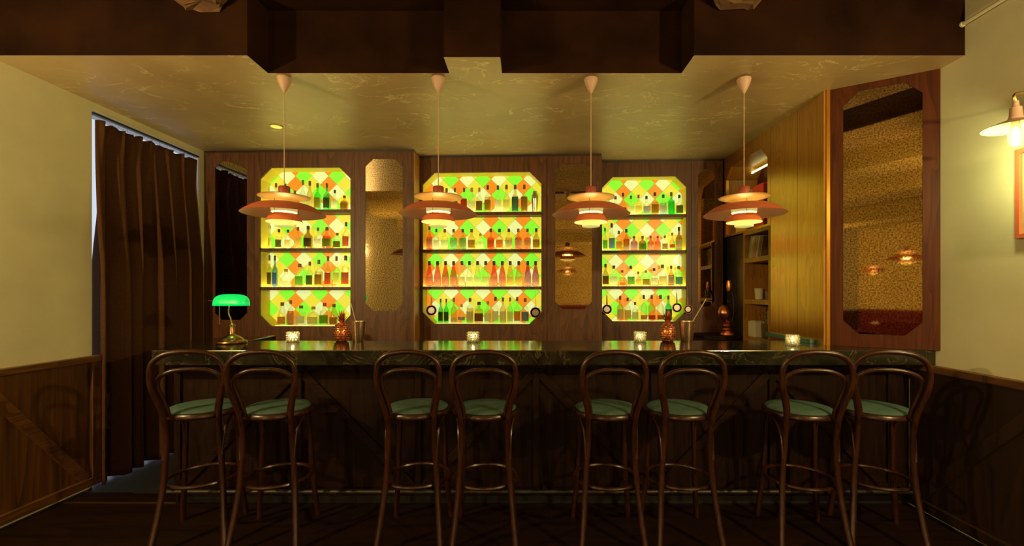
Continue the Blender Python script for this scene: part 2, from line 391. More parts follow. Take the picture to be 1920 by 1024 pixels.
# broken plaster ends under the beam
for (px, sd, lab) in ((374, 3, 'rough broken plaster corbel on dark beam towards the curtain'), (1383, 9, 'rough broken plaster corbel on dark beam towards the bookcase')):
    random.seed(sd); c = at(px, 0, 2.78); b_ = MB(); n = 14; rows = []
    for j, (z, hw, dp) in enumerate(((ZU, .17, .15), (3.36, .16, .14), (3.315, .15, .12), (3.27, .13, .10), (3.255, .10, .07))):
        ring = []
        for i in range(n):
            a = 2*PI*i/n
            sx = max(-1, min(1, 1.35*math.cos(a)))*hw*(1+random.uniform(-.10, .10)); sy = max(-1, min(1, 1.35*math.sin(a)))*dp*.5*(1+random.uniform(-.12, .12))
            ring.append((c.x+sx, 2.838-dp*.62+sy, z+(random.uniform(-.018, .018) if 0 < j else 0)))
        rows.append(ring)
    b_.add([p for r_ in rows for p in r_], [(j*n+i, j*n+(i+1) % n, (j+1)*n+(i+1) % n, (j+1)*n+i) for j in range(4) for i in range(n)]+[tuple(reversed(range(4*n, 5*n))), tuple(range(n))])
    tag(b_.build('plaster_corbel', 'broken_plaster'), lab, 'corbel')
random.seed(7)

# wainscots (left and right)
def wainscot(X, side, ya, yb, name, m1, m2, y_d0, y_d1, z_d0, z_d1, end, m3=None):
    s = side; t = bpy.data.objects.new(name, None); col.objects.link(t); struct(t); t.location = (X, ya, 0)
    def bx(d0, d1, y0, y1, z0, z1):
        xs = sorted((s*d0, s*d1)); return MB().box(xs[0], xs[1], y0-ya, y1-ya, z0, z1)
    bx(.002, .022, ya, yb, .03, 1.0).build('panel', m1, t)
    bx(.002, .055, ya, yb, .975, 1.02).build('top_rail', m2, t, bevel=.004)
    bx(.022, .05, ya, yb, .03, .095).build('bottom_rail', m3 or m2, t, bevel=.006)
    if end: bx(.022, .05, yb-.075, yb, .095, .975).build('stile', m1, t, bevel=.004)
    dy, dz = y_d1-y_d0, z_d1-z_d0; L = math.hypot(dy, dz); ny, nz = -dz/L*.035, dy/L*.035
    d0, d1 = s*.022, s*.046
    q = [(y_d0+ny-ya, z_d0+nz), (y_d0-ny-ya, z_d0-nz), (y_d1-ny-ya, z_d1-nz), (y_d1+ny-ya, z_d1+nz)]
    MB().add([(d0, y, z) for y, z in q]+[(d1, y, z) for y, z in q], [(0, 1, 2, 3), (7, 6, 5, 4), (0, 4, 5, 1), (1, 5, 6, 2), (2, 6, 7, 3), (3, 7, 4, 0)]).build('diagonal_batten', m3 or m2, t, bevel=.003)
    return t
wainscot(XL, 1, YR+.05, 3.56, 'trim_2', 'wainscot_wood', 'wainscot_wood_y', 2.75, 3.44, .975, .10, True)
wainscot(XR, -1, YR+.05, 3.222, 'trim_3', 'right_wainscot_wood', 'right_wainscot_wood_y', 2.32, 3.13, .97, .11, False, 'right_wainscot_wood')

# conduit on the right wall
tag(MB().tube([(XR-.02, 3.03, 3.17), (XR-.02, 2.9, 3.17), (XR-.02, -1.0, 3.17)], .012).tube([(XR-.02, 2.86, 3.17), (XR-.02, 2.83, 3.17)], .017).build('conduit_pipe', 'wall_plaster', smooth=True), 'thin plaster-coloured conduit pipe running high along the right wall', 'pipe')

# ------------------------------------------------------------------ back bar: three slightly turned sections
class Sec:
    def __init__(s, p0, p1):
        s.p0 = Vector(p0); s.p1 = Vector(p1); e = (s.p1-s.p0); s.L = e.length; s.e = e.normalized(); s.n = Vector((-s.e.y, s.e.x)); s.rz = math.atan2(s.e.y, s.e.x)
    def hit(s, px, py, v=0):
        a = (px-CX)/F; d = Vector((a, 1.0)); t = (s.p0+s.n*v).dot(s.n)/d.dot(s.n); p = d*t
        return (p-s.p0).dot(s.e), H-(py-CY)/F*t, t
    def pt(s, u, v, z): p = s.p0+s.e*u+s.n*v; return Vector((p.x, p.y, z))
SL, SM, SR = Sec((-3.335, 4.74), (-1.153, 4.70)), Sec((-1.153, 4.93), (.803, 4.84)), Sec((.803, 5.11), (2.18, 5.035))
ZP = ZC-.02
NICHE, MIRR = {}, []
backbar = {}
for S, nm, pans in ((SL, 'left', ((385, 476, 'm', (403, 463, 302, 600, 13)), (476.6, 665, 'n', (487, 657, 314, 612, 21)), (665.6, 776, 'm', (685, 755, 298, 583, 14)))),
                    (SM, 'mid', ((784.5, 1025, 'n', (792.4, 1015, 323, 607.7, 22)), (1025.6, 1127.5, 'm', (1041, 1110, 307, 580, 14)))),
                    (SR, 'right', ((1119, 1296, 'n', (1129, 1287, 331, 603, 20)), (1296.6, 1355.5, 'm', (1309, 1340, 317, 575, 10))))):
    t = bpy.data.objects.new('trim_'+{'left': '4', 'mid': '5', 'right': '6'}[nm], None); col.objects.link(t); struct(t)
    t.location = S.pt(0, 0, 0); t.rotation_euler = (0, 0, S.rz)
    for (xa, xb, kd, (ox0, ox1, oy0, oy1, oc)) in pans:
        ua, ub = S.hit(xa, 500)[0], S.hit(xb, 500)[0]
        u0, zt, d = S.hit(ox0, oy0); u1, zb, d2 = S.hit(ox1, oy1)
        zt = S.hit((ox0+ox1)/2, oy0)[1]; zb = S.hit((ox0+ox1)/2, oy1)[1]
        o8 = octagon(u0, u1, zb, zt, oc*d/F)
        holed_panel(ua, ub, 0, ZP, o8, 0, .022).build('panel', 'panel_wood', t)
        if kd == 'n': NICHE[nm] = (S, o8, ua, ub)
        else: MIRR.append((S, o8, ua, ub))
    MB().box(0, S.L, .002, .03, ZP, ZC).build('top_gap_strip', 'black_metal', t)
    # backing between niches
    lo = S.hit(pans[0][0], 500)[0]; nu = NICHE[nm]
    b_ = MB()
    if nu[2] > lo+.05: b_.box(lo, nu[1][7][0]-.012, .04, .06, 0, ZP)
    b_.box(nu[1][2][0]+.012, S.L, .04, .06, 0, ZP); b_.box(nu[1][7][0]-.012, nu[1][2][0]+.012, .04, .06, 0, nu[1][0][1]-.03).box(nu[1][7][0]-.012, nu[1][2][0]+.012, .04, .06, nu[1][4][1]+.03, ZP)
    b_.build('backing_board', 'panel_wood', t)
# returns (steps) between the sections: oak-coloured edge boards
struct(MB().box(-1.163, -1.141, 4.702, 5.0, 0, ZP).build('trim_7', 'frame_wood'))
struct(MB().box(.792, .812, 4.842, 5.2, 0, ZP).build('trim_8', 'panel_wood'))
MLAB = ['tall speckled antique mirror beside the curtain, behind the green lamp', 'tall speckled antique mirror between curtain-side niche and middle niche', 'tall speckled antique mirror between middle niche and bookcase-side niche', 'narrow speckled antique mirror between the niches and the bookcase']
for (S, o8, ua, ub), lab in zip(MIRR, MLAB):
    b_ = MB(); n = 8; g = [(x, z) for x, z in o8]; cx = sum(p[0] for p in g)/8; cz = sum(p[1] for p in g)/8
    g = [(cx+(x-cx)*.996, cz+(z-cz)*.999) for x, z in g]; zb = min(z for x, z in g)
    b_.add([(x-cx, 0, z-zb) for x, z in g]+[(x-cx, .006, z-zb) for x, z in g], [tuple(range(8)), tuple(reversed(range(8, 16)))]+[(i, (i+1) % 8, 8+(i+1) % 8, 8+i) for i in range(8)])
    o = b_.build('wall_mirror', 'antique_mirror', loc=S.pt(cx, .004, zb), rz=S.rz)
    tag(o, lab, 'mirror', 'octagonal back bar mirrors')

def clip(poly, oc):
    out = poly
    for i in range(8):
        a, b_ = oc[i], oc[(i+1) % 8]; ex, ez = b_[0]-a[0], b_[1]-a[1]
        ins = lambda p: ex*(p[1]-a[1])-ez*(p[0]-a[0]) >= 0
        res = []
        for k in range(len(out)):
            p, q = out[k], out[(k+1) % len(out)]; ip, iq = ins(p), ins(q)
            if ip: res.append(p)
            if ip != iq:
                fp = ex*(p[1]-a[1])-ez*(p[0]-a[0]); fq = ex*(q[1]-a[1])-ez*(q[0]-a[0]); t = fp/(fp-fq)
                res.append((p[0]+(q[0]-p[0])*t, p[1]+(q[1]-p[1])*t))
        out = res
        if len(out) < 3: return []
    return out
NDEPTH = .185; SL_ = .179
NLAB = dict(left='backlit bottle niche with harlequin glass, nearest the curtain', mid='widest backlit bottle niche with harlequin glass, in the middle', right='backlit bottle niche with harlequin glass, nearest the bookcase')
VERT = dict(left=(554.4, 330.5, 0), mid=(861, 337, 1), right=(1169, 345.4, 1))
SHELF = dict(left=(392, 465, 538), mid=(397, 467, 537), right=(401.6, 469, 536.5))
SHZ = {}
for nm, (S, o8, ua, ub) in NICHE.items():
    u0, u1, z0, z1 = o8[7][0], o8[2][0], o8[0][1], o8[4][1]; uc = (u0+u1)/2
    root = thing('bottle_niche', S.pt(uc, .022, z0), NLAB[nm], 'niche', S.rz)
    L = lambda p: (p[0]-uc, p[1]-z0)
    g = [L(p) for p in o8]; D = NDEPTH-.022
    # lining: eight boards around the opening
    go = [(x*1.0+(.012 if x > 0 else -.012), z+(.012 if z > (z1-z0)/2 else -.012)) for x, z in g]
    b_ = MB()
    for i in range(8):
        j = (i+1) % 8
        b_.add([(g[i][0], 0, g[i][1]), (g[j][0], 0, g[j][1]), (g[j][0], D, g[j][1]), (g[i][0], D, g[i][1]), (go[i][0], 0, go[i][1]), (go[j][0], 0, go[j][1]), (go[j][0], D, go[j][1]), (go[i][0], D, go[i][1])],
               [(0, 1, 2, 3), (7, 6, 5, 4), (0, 4, 5, 1), (3, 2, 6, 7), (1, 5, 6, 2), (0, 3, 7, 4)])
    b_.build('lining', 'niche_yellow', root)
    MB().add([(x, D, z) for x, z in go]+[(x, D+.012, z) for x, z in go], [tuple(range(8)), tuple(reversed(range(8, 16)))]+[(i, (i+1) % 8, 8+(i+1) % 8, 8+i) for i in range(8)]).build('leading', 'lead', root)
    vx, vy, par = VERT[nm]; ou, oz, _ = S.hit(vx, vy, NDEPTH); ou -= uc; oz -= z0
    s = SL_; cache = {}
    gi = [(x*(1-.002/abs(x)) if abs(x) > .01 else x, z) for x, z in g]
    for kind in (0, 1):
        for i in range(-9, 10):
            for j in range(-2, 13):
                if kind == 0: c = (ou+(i+.5)*s, oz-j*s); cl = 'green' if (i+j+par) % 2 == 0 else 'white'
                else: c = (ou+i*s, oz-(j+.5)*s); cl = 'orange' if i % 2 == 0 else 'yellow'
                h = s/2-.0016
                dia = [(c[0], c[1]-h), (c[0]+h, c[1]), (c[0], c[1]+h), (c[0]-h, c[1])]
                q = clip(dia, gi)
                if len(q) < 3: continue
                area = abs(sum(q[k][0]*q[(k+1) % len(q)][1]-q[(k+1) % len(q)][0]*q[k][1] for k in range(len(q))))/2
                if area < 2e-5: continue
                whole = abs(area-2*h*h) < 1e-7
                if whole and cl in cache: me = cache[cl]
                else:
                    n = len(q); bb = MB().add([(x-c[0], -.005, z-c[1]) for x, z in q]+[(x-c[0], -.0005, z-c[1]) for x, z in q], [tuple(range(n)), tuple(reversed(range(n, 2*n)))]+[(k, (k+1) % n, n+(k+1) % n, n+k) for k in range(n)])
                    me = bb.mesh('pane', 'pane_'+cl)
                    if whole: cache[cl] = me
                link('pane', me, root, (c[0], D, c[1]))
    # shelves
    zs = []
    for y in SHELF[nm]:
        z = S.hit(S_ := (VERT[nm][0]+40), y, 0)[1]-z0; zs.append(z)
        hw = (u1-u0)/2
        sh = MB().box(-hw+.001, hw-.001, -.004, D-.008, z-.034, z-.006).box(-hw+.001, hw-.001, -.004, .014, z-.006, z).build('shelf', 'panel_wood', root, bevel=.001)
        MB().box(-hw+.004, hw-.004, .0145, D-.008, z-.0055, z-.001).build('light_strip', 'niche_led', sh)
    MB().box(g[0][0]+.004, g[1][0]-.004, .05, D-.05, .0005, .004).build('light_strip', 'niche_led_low', root)
    SHZ[nm] = [z0+z for z in zs]+[z0+.004]

# ------------------------------------------------------------------ bottles
SHAPES = {
 'std':    ([(.80, 0), (.98, .012), (1, .03), (1, .50), (.93, .56), (.62, .63), (.36, .68), (.32, .72), (.32, .87)], .34),
 'wine':   ([(.85, 0), (1, .02), (1, .46), (.96, .53), (.70, .61), (.42, .68), (.36, .74), (.34, .88)], .38),
 'cone':   ([(.88, 0), (1, .02), (1, .36), (.97, .42), (.72, .60), (.45, .76), (.36, .82), (.34, .86)], .40),
 'squat':  ([(.85, 0), (1, .03), (1, .50), (.94, .58), (.60, .68), (.30, .72), (.28, .86)], .34),
 'square': ([(.92, 0), (1, .015), (1, .58), (.94, .63), (.45, .68), (.36, .72), (.34, .86)], .40),
 'flask':  ([(.55, 0), (.80, .03), (.98, .20), (1, .30), (.90, .46), (.55, .62), (.30, .70), (.26, .86)], .30),
}
def sq(a): return min(1.16, 1/max(abs(math.cos(a)), abs(math.sin(a))))*.93
BM = {}
def bottle_mesh(shape, kind, gl):
    key = (shape, kind, gl)
    if key in BM: return BM[key]
    prof, cr = SHAPES[shape]; sf = sq if shape == 'square' else None; n = 16
    b_ = MB()
    if kind == 'body': b_.lathe([(0, prof[0][1])]+prof+[(0, prof[-1][1])], n, shape=sf); me = b_.mesh('body', 'glass_'+gl, True)
    elif kind == 'liquid':
        p = [(r*.90, max(z, .02)) for r, z in prof if z < .60]; p.append((p[-1][0]*.98, p[-1][1]+.005))
        b_.lathe([(0, .02)]+p+[(0, p[-1][1])], n, shape=sf); me = b_.mesh('liquid', 'glass_'+gl, True)
    elif kind == 'cap':
        b_.lathe([(0, .845), (cr, .845), (cr, .985), (cr*.85, 1.0), (0, 1.0)], 10); me = b_.mesh('cap', 'capb_red' if gl == 'red' else 'cap_'+gl, True)
    else:
        band = {'label': (.09, .46), 'low': (.05, .22), 'tall': (.06, .56)}[kind]
        q = (lambda a: sq(a)) if sf else (lambda a: 1)
        if shape == 'cone': band = (.06, .38)
        if shape == 'flask': band = (.16, .34)
        rr = 1.03; v = []; k = 8
        for z in band:
            for r_ in (rr, rr+.02):
                for i in range(k+1):
                    a = -PI/2-1.05+2.1*i/k; v.append((r_*q(a)*math.cos(a), r_*q(a)*math.sin(a), z))
        m_ = k+1; f = []
        for i in range(k):
            f += [(i, i+1, 2*m_+i+1, 2*m_+i), (m_+i+1, m_+i, 3*m_+i, 3*m_+i+1), (i+1, i, m_+i, m_+i+1), (2*m_+i, 2*m_+i+1, 3*m_+i+1, 3*m_+i)]
        b_.add(v, f); me = b_.mesh('label', 'paper_'+gl, False)
    BM[key] = me
    return me
ORD = ['first', 'second', 'third', 'fourth', 'fifth', 'sixth', 'seventh', 'eighth', 'ninth', 'tenth', 'eleventh', 'twelfth', 'thirteenth', 'fourteenth']
SHN = ['top shelf', 'second shelf', 'third shelf', 'bottom shelf']
NN = dict(left='curtain-side niche', mid='middle niche', right='bookcase-side niche')
# rows: (niche, shelf, crop origin x, crop origin y, crop scale, base y px, [(x, top, width, shape, glass, cap, label[, liquid[, band]])])
ROWS = [
 ('left', 0, 470, 300, 6.4, 392, [(150, 470, 75, 'squat', 'amber', 'brown', None), (205, 305, 58, 'std', 'pale', 'brown', 'cream'), (305, 255, 72, 'std', 'clear', 'brown', 'white'), (415, 265, 72, 'wine', 'clear', 'brown', 'cream'), (530, 345, 80, 'squat', 'pale', 'brown', 'gold', 'amber'), (627, 220, 68, 'wine', 'clear', 'olive', 'white'),
   (710, 230, 76, 'wine', 'amber', 'brown', 'white'), (803, 258, 80, 'std', 'green', 'brown', 'orange'), (915, 258, 80, 'std', 'green', 'brown', 'black'), (1010, 340, 78, 'std', 'clear', 'black', 'white'), (1125, 408, 92, 'squat', 'amber', 'brown', 'gold', 'brown')]),
 ('left', 1, 470, 300, 6.4, 465, [(160, 760, 66, 'std', 'pale', 'black', 'orange'), (240, 775, 70, 'std', 'clear', 'black', 'white'), (340, 820, 78, 'squat', 'clear', 'black', 'black'), (448, 825, 72, 'square', 'clear', 'black', 'cream'), (568, 795, 82, 'std', 'orange', 'brown', 'cream'), (690, 780, 100, 'std', 'brown', 'black', 'black'), (808, 800, 82, 'std', 'clear', 'brown', 'white'), (916, 795, 106, 'std', 'orange', 'brown', 'green', 'red'), (1040, 865, 92, 'squat', 'clear', 'brown', 'brown'), (1145, 735, 82, 'std', 'clear', 'brown', 'red')]),
 ('left', 2, 470, 450, 5.12, 538, [(143, 147, 62, 'wine', 'amber', 'brown', 'brown'), (233, 150, 70, 'std', 'blue', 'black', 'blue'), (340, 278, 110, 'flask', 'clear', 'gold', 'white'), (472, 228, 78, 'square', 'clear', 'brown', 'green'), (568, 208, 66, 'std', 'lime', 'brown', 'black'), (655, 190, 76, 'std', 'pale', 'olive', 'gold', 'amber'), (743, 155, 64, 'std', 'amber', 'brown', 'red'), (824, 155, 64, 'std', 'pale', 'brown', 'cream'), (912, 150, 72, 'square', 'clear', 'brown', 'red')]),
 ('left', 3, 470, 450, 5.12, 611, [(275, 605, 96, 'cone', 'clear', 'brown', 'orange', None, 'low'), (385, 583, 80, 'std', 'pale', 'olive', 'cream', 'red'), (485, 635, 88, 'square', 'clear', 'brown', 'white'), (603, 645, 116, 'squat', 'clear', 'gold', 'cream'), (710, 610, 92, 'square', 'pale', 'red', 'green'), (800, 620, 82, 'cone', 'amber', 'brown', 'gold')]),
 ('mid', 0, 770, 310, 6.023, 397, [(205, 290, 72, 'squat', 'amber', 'black', 'brown'), (310, 300, 80, 'std', 'pale', 'brown', 'cream'), (405, 238, 72, 'wine', 'clear', 'brown', 'white'), (500, 235, 72, 'std', 'clear', 'brown', 'brown'), (603, 235, 76, 'std', 'pale', 'brown', 'red', 'red', 'tall'), (690, 235, 76, 'square', 'clear', 'gold', 'white'), (775, 235, 76, 'std', 'clear', 'gold', 'brown'), (870, 208, 78, 'std', 'clear', 'black', 'gold', 'amber'), (985, 210, 74, 'std', 'clear', 'black', 'white'), (1082, 205, 78, 'wine', 'pale', 'brown', 'cream'), (1180, 205, 80, 'wine', 'amber', 'brown', 'teal', 'sky', 'tall'), (1283, 205, 78, 'wine', 'clear', 'brown', 'gold', 'amber', 'tall'), (1402, 280, 80, 'shaker', None, None, None)]),
 ('mid', 1, 770, 310, 6.023, 467, [(188, 675, 82, 'wine', 'orange', 'brown', 'white', 'red'), (290, 705, 80, 'std', 'clear', 'brown', 'white'), (385, 710, 84, 'std', 'pale', 'brown', 'white'), (485, 710, 84, 'std', 'lime', 'brown', 'white', 'green'), (588, 710, 84, 'std', 'amber', 'black', 'cream', 'green'), (688, 710, 84, 'wine', 'amber', 'brown', 'gold'), (788, 760, 80, 'std', 'pale', 'gold', 'white'), (905, 708, 84, 'std', 'orange', 'black', 'orange', 'red'), (1003, 708, 84, 'wine', 'amber', 'black', 'orange'), (1108, 708, 84, 'std', 'pale', 'black', 'white', 'amber'), (1215, 708, 84, 'std', 'orange', 'brown', 'white', 'red'), (1320, 708, 80, 'std', 'pale', 'brown', 'cream', 'red'), (1418, 705, 80, 'wine', 'olive', 'black', 'gold')]),
 ('mid', 2, 770, 460, 5.388, 537, [(x, 160, 72, 'cone', g_, 'black', 'white' if g_ != 'amber' else 'cream') for x, g_ in ((185, 'red'), (272, 'red'), (352, 'red'), (434, 'red'), (518, 'pale'), (594, 'pale'), (676, 'lime'), (758, 'lime'), (842, 'red'), (926, 'red'), (1006, 'amber'), (1092, 'amber'), (1183, 'purple'), (1262, 'purple'))]),
 ('mid', 3, 770, 460, 5.388, 607.3, [(282, 550, 70, 'std', 'green', 'brown', 'black'), (360, 550, 72, 'std', 'green', 'brown', 'black'), (437, 540, 68, 'std', 'amber', 'olive', 'cream', None, 'low'), (515, 605, 80, 'flask', 'pale', 'gold', 'lilac'), (600, 540, 70, 'square', 'pale', 'brown', 'white', 'orange'), (690, 578, 92, 'square', 'orange', 'black', 'brown'), (780, 573, 80, 'std', 'lime', 'gold', 'white'), (857, 530, 70, 'square', 'clear', 'black', 'white'), (932, 535, 76, 'std', 'orange', 'brown', 'white'), (1005, 535, 66, 'std', 'lime', 'brown', 'white'), (1076, 530, 70, 'std', 'clear', 'brown', 'orange'), (1157, 540, 74, 'square', 'clear', 'brown', 'blue')]),
 ('right', 0, 1110, 310, 6.025, 401.6, [(175, 300, 80, 'squat', 'pale', 'brown', 'gold'), (265, 330, 74, 'square', 'clear', 'brown', 'brown'), (350, 292, 80, 'flask', 'amber', 'black', 'brown'), (440, 325, 80, 'std', 'lime', 'brown', 'white'), (525, 315, 74, 'std', 'pale', 'red', 'cream'), (615, 330, 80, 'std', 'clear', 'black', 'lilac'), (710, 290, 86, 'std', 'pale', 'black', 'gold', 'amber'), (805, 315, 74, 'square', 'clear', 'black', 'white', 'sky'), (895, 290, 76, 'square', 'green', 'olive', None, 'green'), (990, 320, 82, 'std', 'clear', 'black', 'black')]),
 ('right', 1, 1110, 310, 6.025, 469, [(147, 695, 58, 'std', 'lime', 'olive', 'green'), (222, 645, 76, 'wine', 'clear', 'black', 'blue'), (303, 730, 76, 'std', 'pale', 'brown', 'orange'), (388, 710, 78, 'wine', 'orange', 'black', 'white', 'brown', 'low'), (475, 790, 84, 'squat', 'purple', 'brown', 'white'), (570, 790, 88, 'squat', 'brown', 'brown', 'green'), (662, 790, 78, 'squat', 'red', 'red', 'white'), (742, 790, 76, 'squat', 'red', 'red', 'cream'), (822, 785, 70, 'std', 'clear', 'red', 'gold'), (905, 755, 84, 'flask', 'amber', 'brown', 'red'), (1000, 690, 88, 'wine', 'brown', 'black', 'white')]),
 ('right', 2, 1110, 460, 5.39, 536.5, [(137, 187, 68, 'wine', 'olive', 'brown', 'brown'), (220, 203, 84, 'std', 'clear', 'black', 'white'), (306, 250, 68, 'std', 'pale', 'red', 'orange', 'amber', 'low'), (392, 205, 82, 'std', 'clear', 'black', 'green'), (467, 265, 60, 'squat', 'amber', 'brown', 'cream'), (544, 253, 80, 'squat', 'clear', 'gold', 'gold'), (627, 230, 76, 'square', 'clear', 'black', 'white'), (712, 195, 84, 'wine', 'clear', 'olive', 'cream'), (800, 205, 72, 'wine', 'orange', 'brown', 'white', 'brown'), (886, 208, 84, 'square', 'clear', 'olive', 'teal')]),
 ('right', 3, 1110, 460, 5.39, 603, [(285, 522, 66, 'std', 'orange', 'brown', 'white'), (360, 540, 70, 'std', 'pale', 'brown', 'cream'), (435, 583, 68, 'std', 'clear', 'brown', 'white'), (523, 512, 68, 'std', 'clear', 'black', 'orange', None, 'low'), (603, 512, 72, 'std', 'orange', 'brown', 'red', None, 'low'), (692, 512, 76, 'wine', 'pale', 'brown', 'red', None, 'low'), (772, 517, 70, 'std', 'green', 'brown', 'black')]),
]
for nm, si, ox, oy, sk, base, items in ROWS:
    S, o8, ua, ub = NICHE[nm]; z = SHZ[nm][si]; vd = .022+.082
    us = [S.hit(ox+it[0]/sk, base, vd)[0] for it in items]
    lo, hi = (o8[7][0], o8[2][0]) if si < 3 else (o8[0][0], o8[1][0])
    rad = [min(it[2]/sk*S.hit(ox+it[0]/sk, base, vd)[2]/F/2, .062) for it in items]
    for k in range(len(us)):
        us[k] = min(max(us[k], lo+rad[k]*1.1+.004), hi-rad[k]*1.1-.004)
    for k in range(len(us)-1):
        gap = us[k+1]-us[k]-.003; tot = rad[k]*1.08+rad[k+1]*1.08
        if tot > gap:
            f_ = gap/tot; rad[k] *= f_; rad[k+1] *= f_
    for k, it in enumerate(items):
        x, top, wd, shp, gls, cap, lab = it[:7]; liq = it[7] if len(it) > 7 else None; band = it[8] if len(it) > 8 else 'label'
        dist = S.hit(ox+x/sk, base, vd)[2]
        hh = (base-(oy+top/sk))*dist/F; hh = min(hh, .345)
        place = f'{ORD[k]} from curtain end, {SHN[si]} of {NN[nm]}'
        loc = S.pt(us[k], vd, z+.0005); grp = f'bottles on the {SHN[si]} of the {NN[nm]}'
        if shp == 'shaker':
            t = thing('cocktail_shaker', loc, 'tall brushed steel cocktail shaker at the bookcase end of the middle niche', 'shaker', S.rz)
            r = rad[k]
            MB().lathe([(0, 0), (r*.72, 0), (r*.98, hh*.62), (r, hh*.64), (0, hh*.64)], 20).build('tin', 'steel', t, True)
            MB().lathe([(0, hh*.641), (r*.99, hh*.641), (r*.98, hh*.78), (r*.62, hh*.90), (r*.60, hh), (0, hh)], 20).build('lid', 'steel', t, True)
            continue
        words = {'pale': 'yellowish', 'lime': 'lime', 'sky': 'blue'}
        gw = words.get(gls, gls)
        lt = f'{gw} bottle, {cap} cap'+(f', {lab} label' if lab else '')+f', {place}'
        t = thing('bottle', loc, lt, 'bottle', S.rz, grp)
        r = rad[k]
        def part(n_, kd, gl_):
            o = link(n_, bottle_mesh(shp, kd, gl_), t); o.scale = (r, r, hh)
        part('body', 'body', gls); part('cap', 'cap', cap)
        if liq: part('liquid', 'liquid', liq)
        if lab: part('label', band, lab)

# hanging copper cups
def hanging_cup(S, px, py, rpx, zshelf, lab, top):
    v = -.045; u, z, d = S.hit(px, py, v); r = rpx*d/F
    t = thing('hanging_jigger', S.pt(u, v, z-r), lab, 'measuring cup', S.rz)
    # round cup lying on its side, mouth turned to the room
    b_ = MB(); prof = [(0, .038), (r*.6, .038), (r*.85, .025), (r, 0), (r, -.012), (r*.93, -.012), (r*.88, .0), (r*.55, .02), (0, .022)]
    b_.lathe(prof, 24); b_.v = [(x, z_, y+r) for x, y, z_ in b_.v]
    b_.build('cup', 'bronze', t, True)
    b2 = MB().lathe([(0, .004), (r*.60, .004), (r*.60, -.006), (0, -.006)], 20); b2.v = [(x, z_, y+r) for x, y, z_ in b2.v]
    b2.build('cup_bottom', 'steel', t, True)
    MB().tube([(0, 0, 2*r-.004), (0, .004, 2*r+.05), (0, .006, 2*r+top)], [.009, .006, .005]).build('handle', 'bronze', t, True)
    zl = zshelf-(z-r)
    MB().tube([(0, .006, 2*r+top-.004), (0, .02, zl-.02), (0, v*-1-.007, zl-.015)], .0012, n=5).build('cord', 'straw_cream', t)
hanging_cup(SM, 809, 582, 10, SHZ['mid'][2], 'hanging copper measuring cup at the curtain end of the middle niche', .085)
hanging_cup(SM, 1004, 586, 10, SHZ['mid'][2], 'hanging copper measuring cup at the bookcase end of the middle niche', .085)
hanging_cup(SR, 1138, 580, 9, SHZ['right'][2], 'hanging copper measuring cup at curtain end of bookcase-side niche', .10)
hanging_cup(SR, 1269, 577, 9, SHZ['right'][2], 'hanging copper strainer cup beside the pineapple in bookcase-side niche', .11)
hanging_cup(SR, 1290, 580, 8, SHZ['right'][2], 'hanging copper measuring cup at bookcase end of bookcase-side niche', .09)

# ------------------------------------------------------------------ side wall, bookcase, mirror panel
XS = 2.19
t = bpy.data.objects.new('wall_side', None); col.objects.link(t); struct(t); t.location = (XS, 3.29, 0)
for a, b2 in ((3.318, 3.674), (3.680, 4.076)):
    MB().box(0, .025, a-3.29, b2-3.29, 0, ZC).build('panel', 'side_wood', t)
MB().box(.026, .05, .06, .79, 0, ZC).build('backing_board', 'black_metal', t)
# bookcase
YA, YB = 4.08, 5.03
bc = thing('built_in_bookcase', (XS, YA, 0), 'built-in wooden bookcase with octagonal niche and cubbies beside the back bar', 'bookcase')
DB = .34
zn0, zn1 = 2.13, 2.845
oc8 = octagon(.05, .90, zn0, zn1, .115, .004)
hp = holed_panel(0, YB-YA, 1.98+.13, ZC, oc8, 0, .03)
hp.v = [(y, x, z) for x, y, z in hp.v]
hp.build('upper_front', 'side_wood', bc)
b_ = MB(); hp2 = [(p[0]+(.01 if p[0] > .45 else -.01), p[1]+(.01 if p[1] > 2.5 else -.01)) for p in oc8]
for i in range(8):
    j = (i+1) % 8
    b_.add([(.03, oc8[i][0], oc8[i][1]), (.03, oc8[j][0], oc8[j][1]), (DB, oc8[j][0], oc8[j][1]), (DB, oc8[i][0], oc8[i][1]), (.03, hp2[i][0], hp2[i][1]), (.03, hp2[j][0], hp2[j][1]), (DB, hp2[j][0], hp2[j][1]), (DB, hp2[i][0], hp2[i][1])], [(0, 1, 2, 3), (7, 6, 5, 4), (0, 4, 5, 1), (3, 2, 6, 7), (1, 5, 6, 2), (0, 3, 7, 4)])
b_.build('niche_lining', 'frame_wood', bc)
MB().box(DB, DB+.015, 0, YB-YA, 0, ZC).build('back_board', 'red_wood', bc)
MB().box(.245, .26, .30, .86, 2.79, 2.805).build('light_tube', 'led_strip', bc, bevel=.003)
cub0, cub1 = .0, .51
MB().box(0, DB, cub0, cub0+.035, 0, 2.11).build('upright', 'frame_wood', bc)
MB().box(0, DB, cub1-.03, cub1, 0, 2.11).build('upright', 'frame_wood', bc)
for za, zb in ((2.075, 2.11), (1.80, 1.845), (1.395, 1.44), (1.04, 1.075)):
    MB().box(0, DB, cub0+.035, cub1-.03, za, zb).build('shelf', 'frame_wood', bc)
for a, b2 in ((cub1+.002, cub1+.20), (cub1+.204, YB-YA)):
    MB().box(.03, .05, a, b2, 0, 2.10).build('door', 'dark_door_wood', bc)
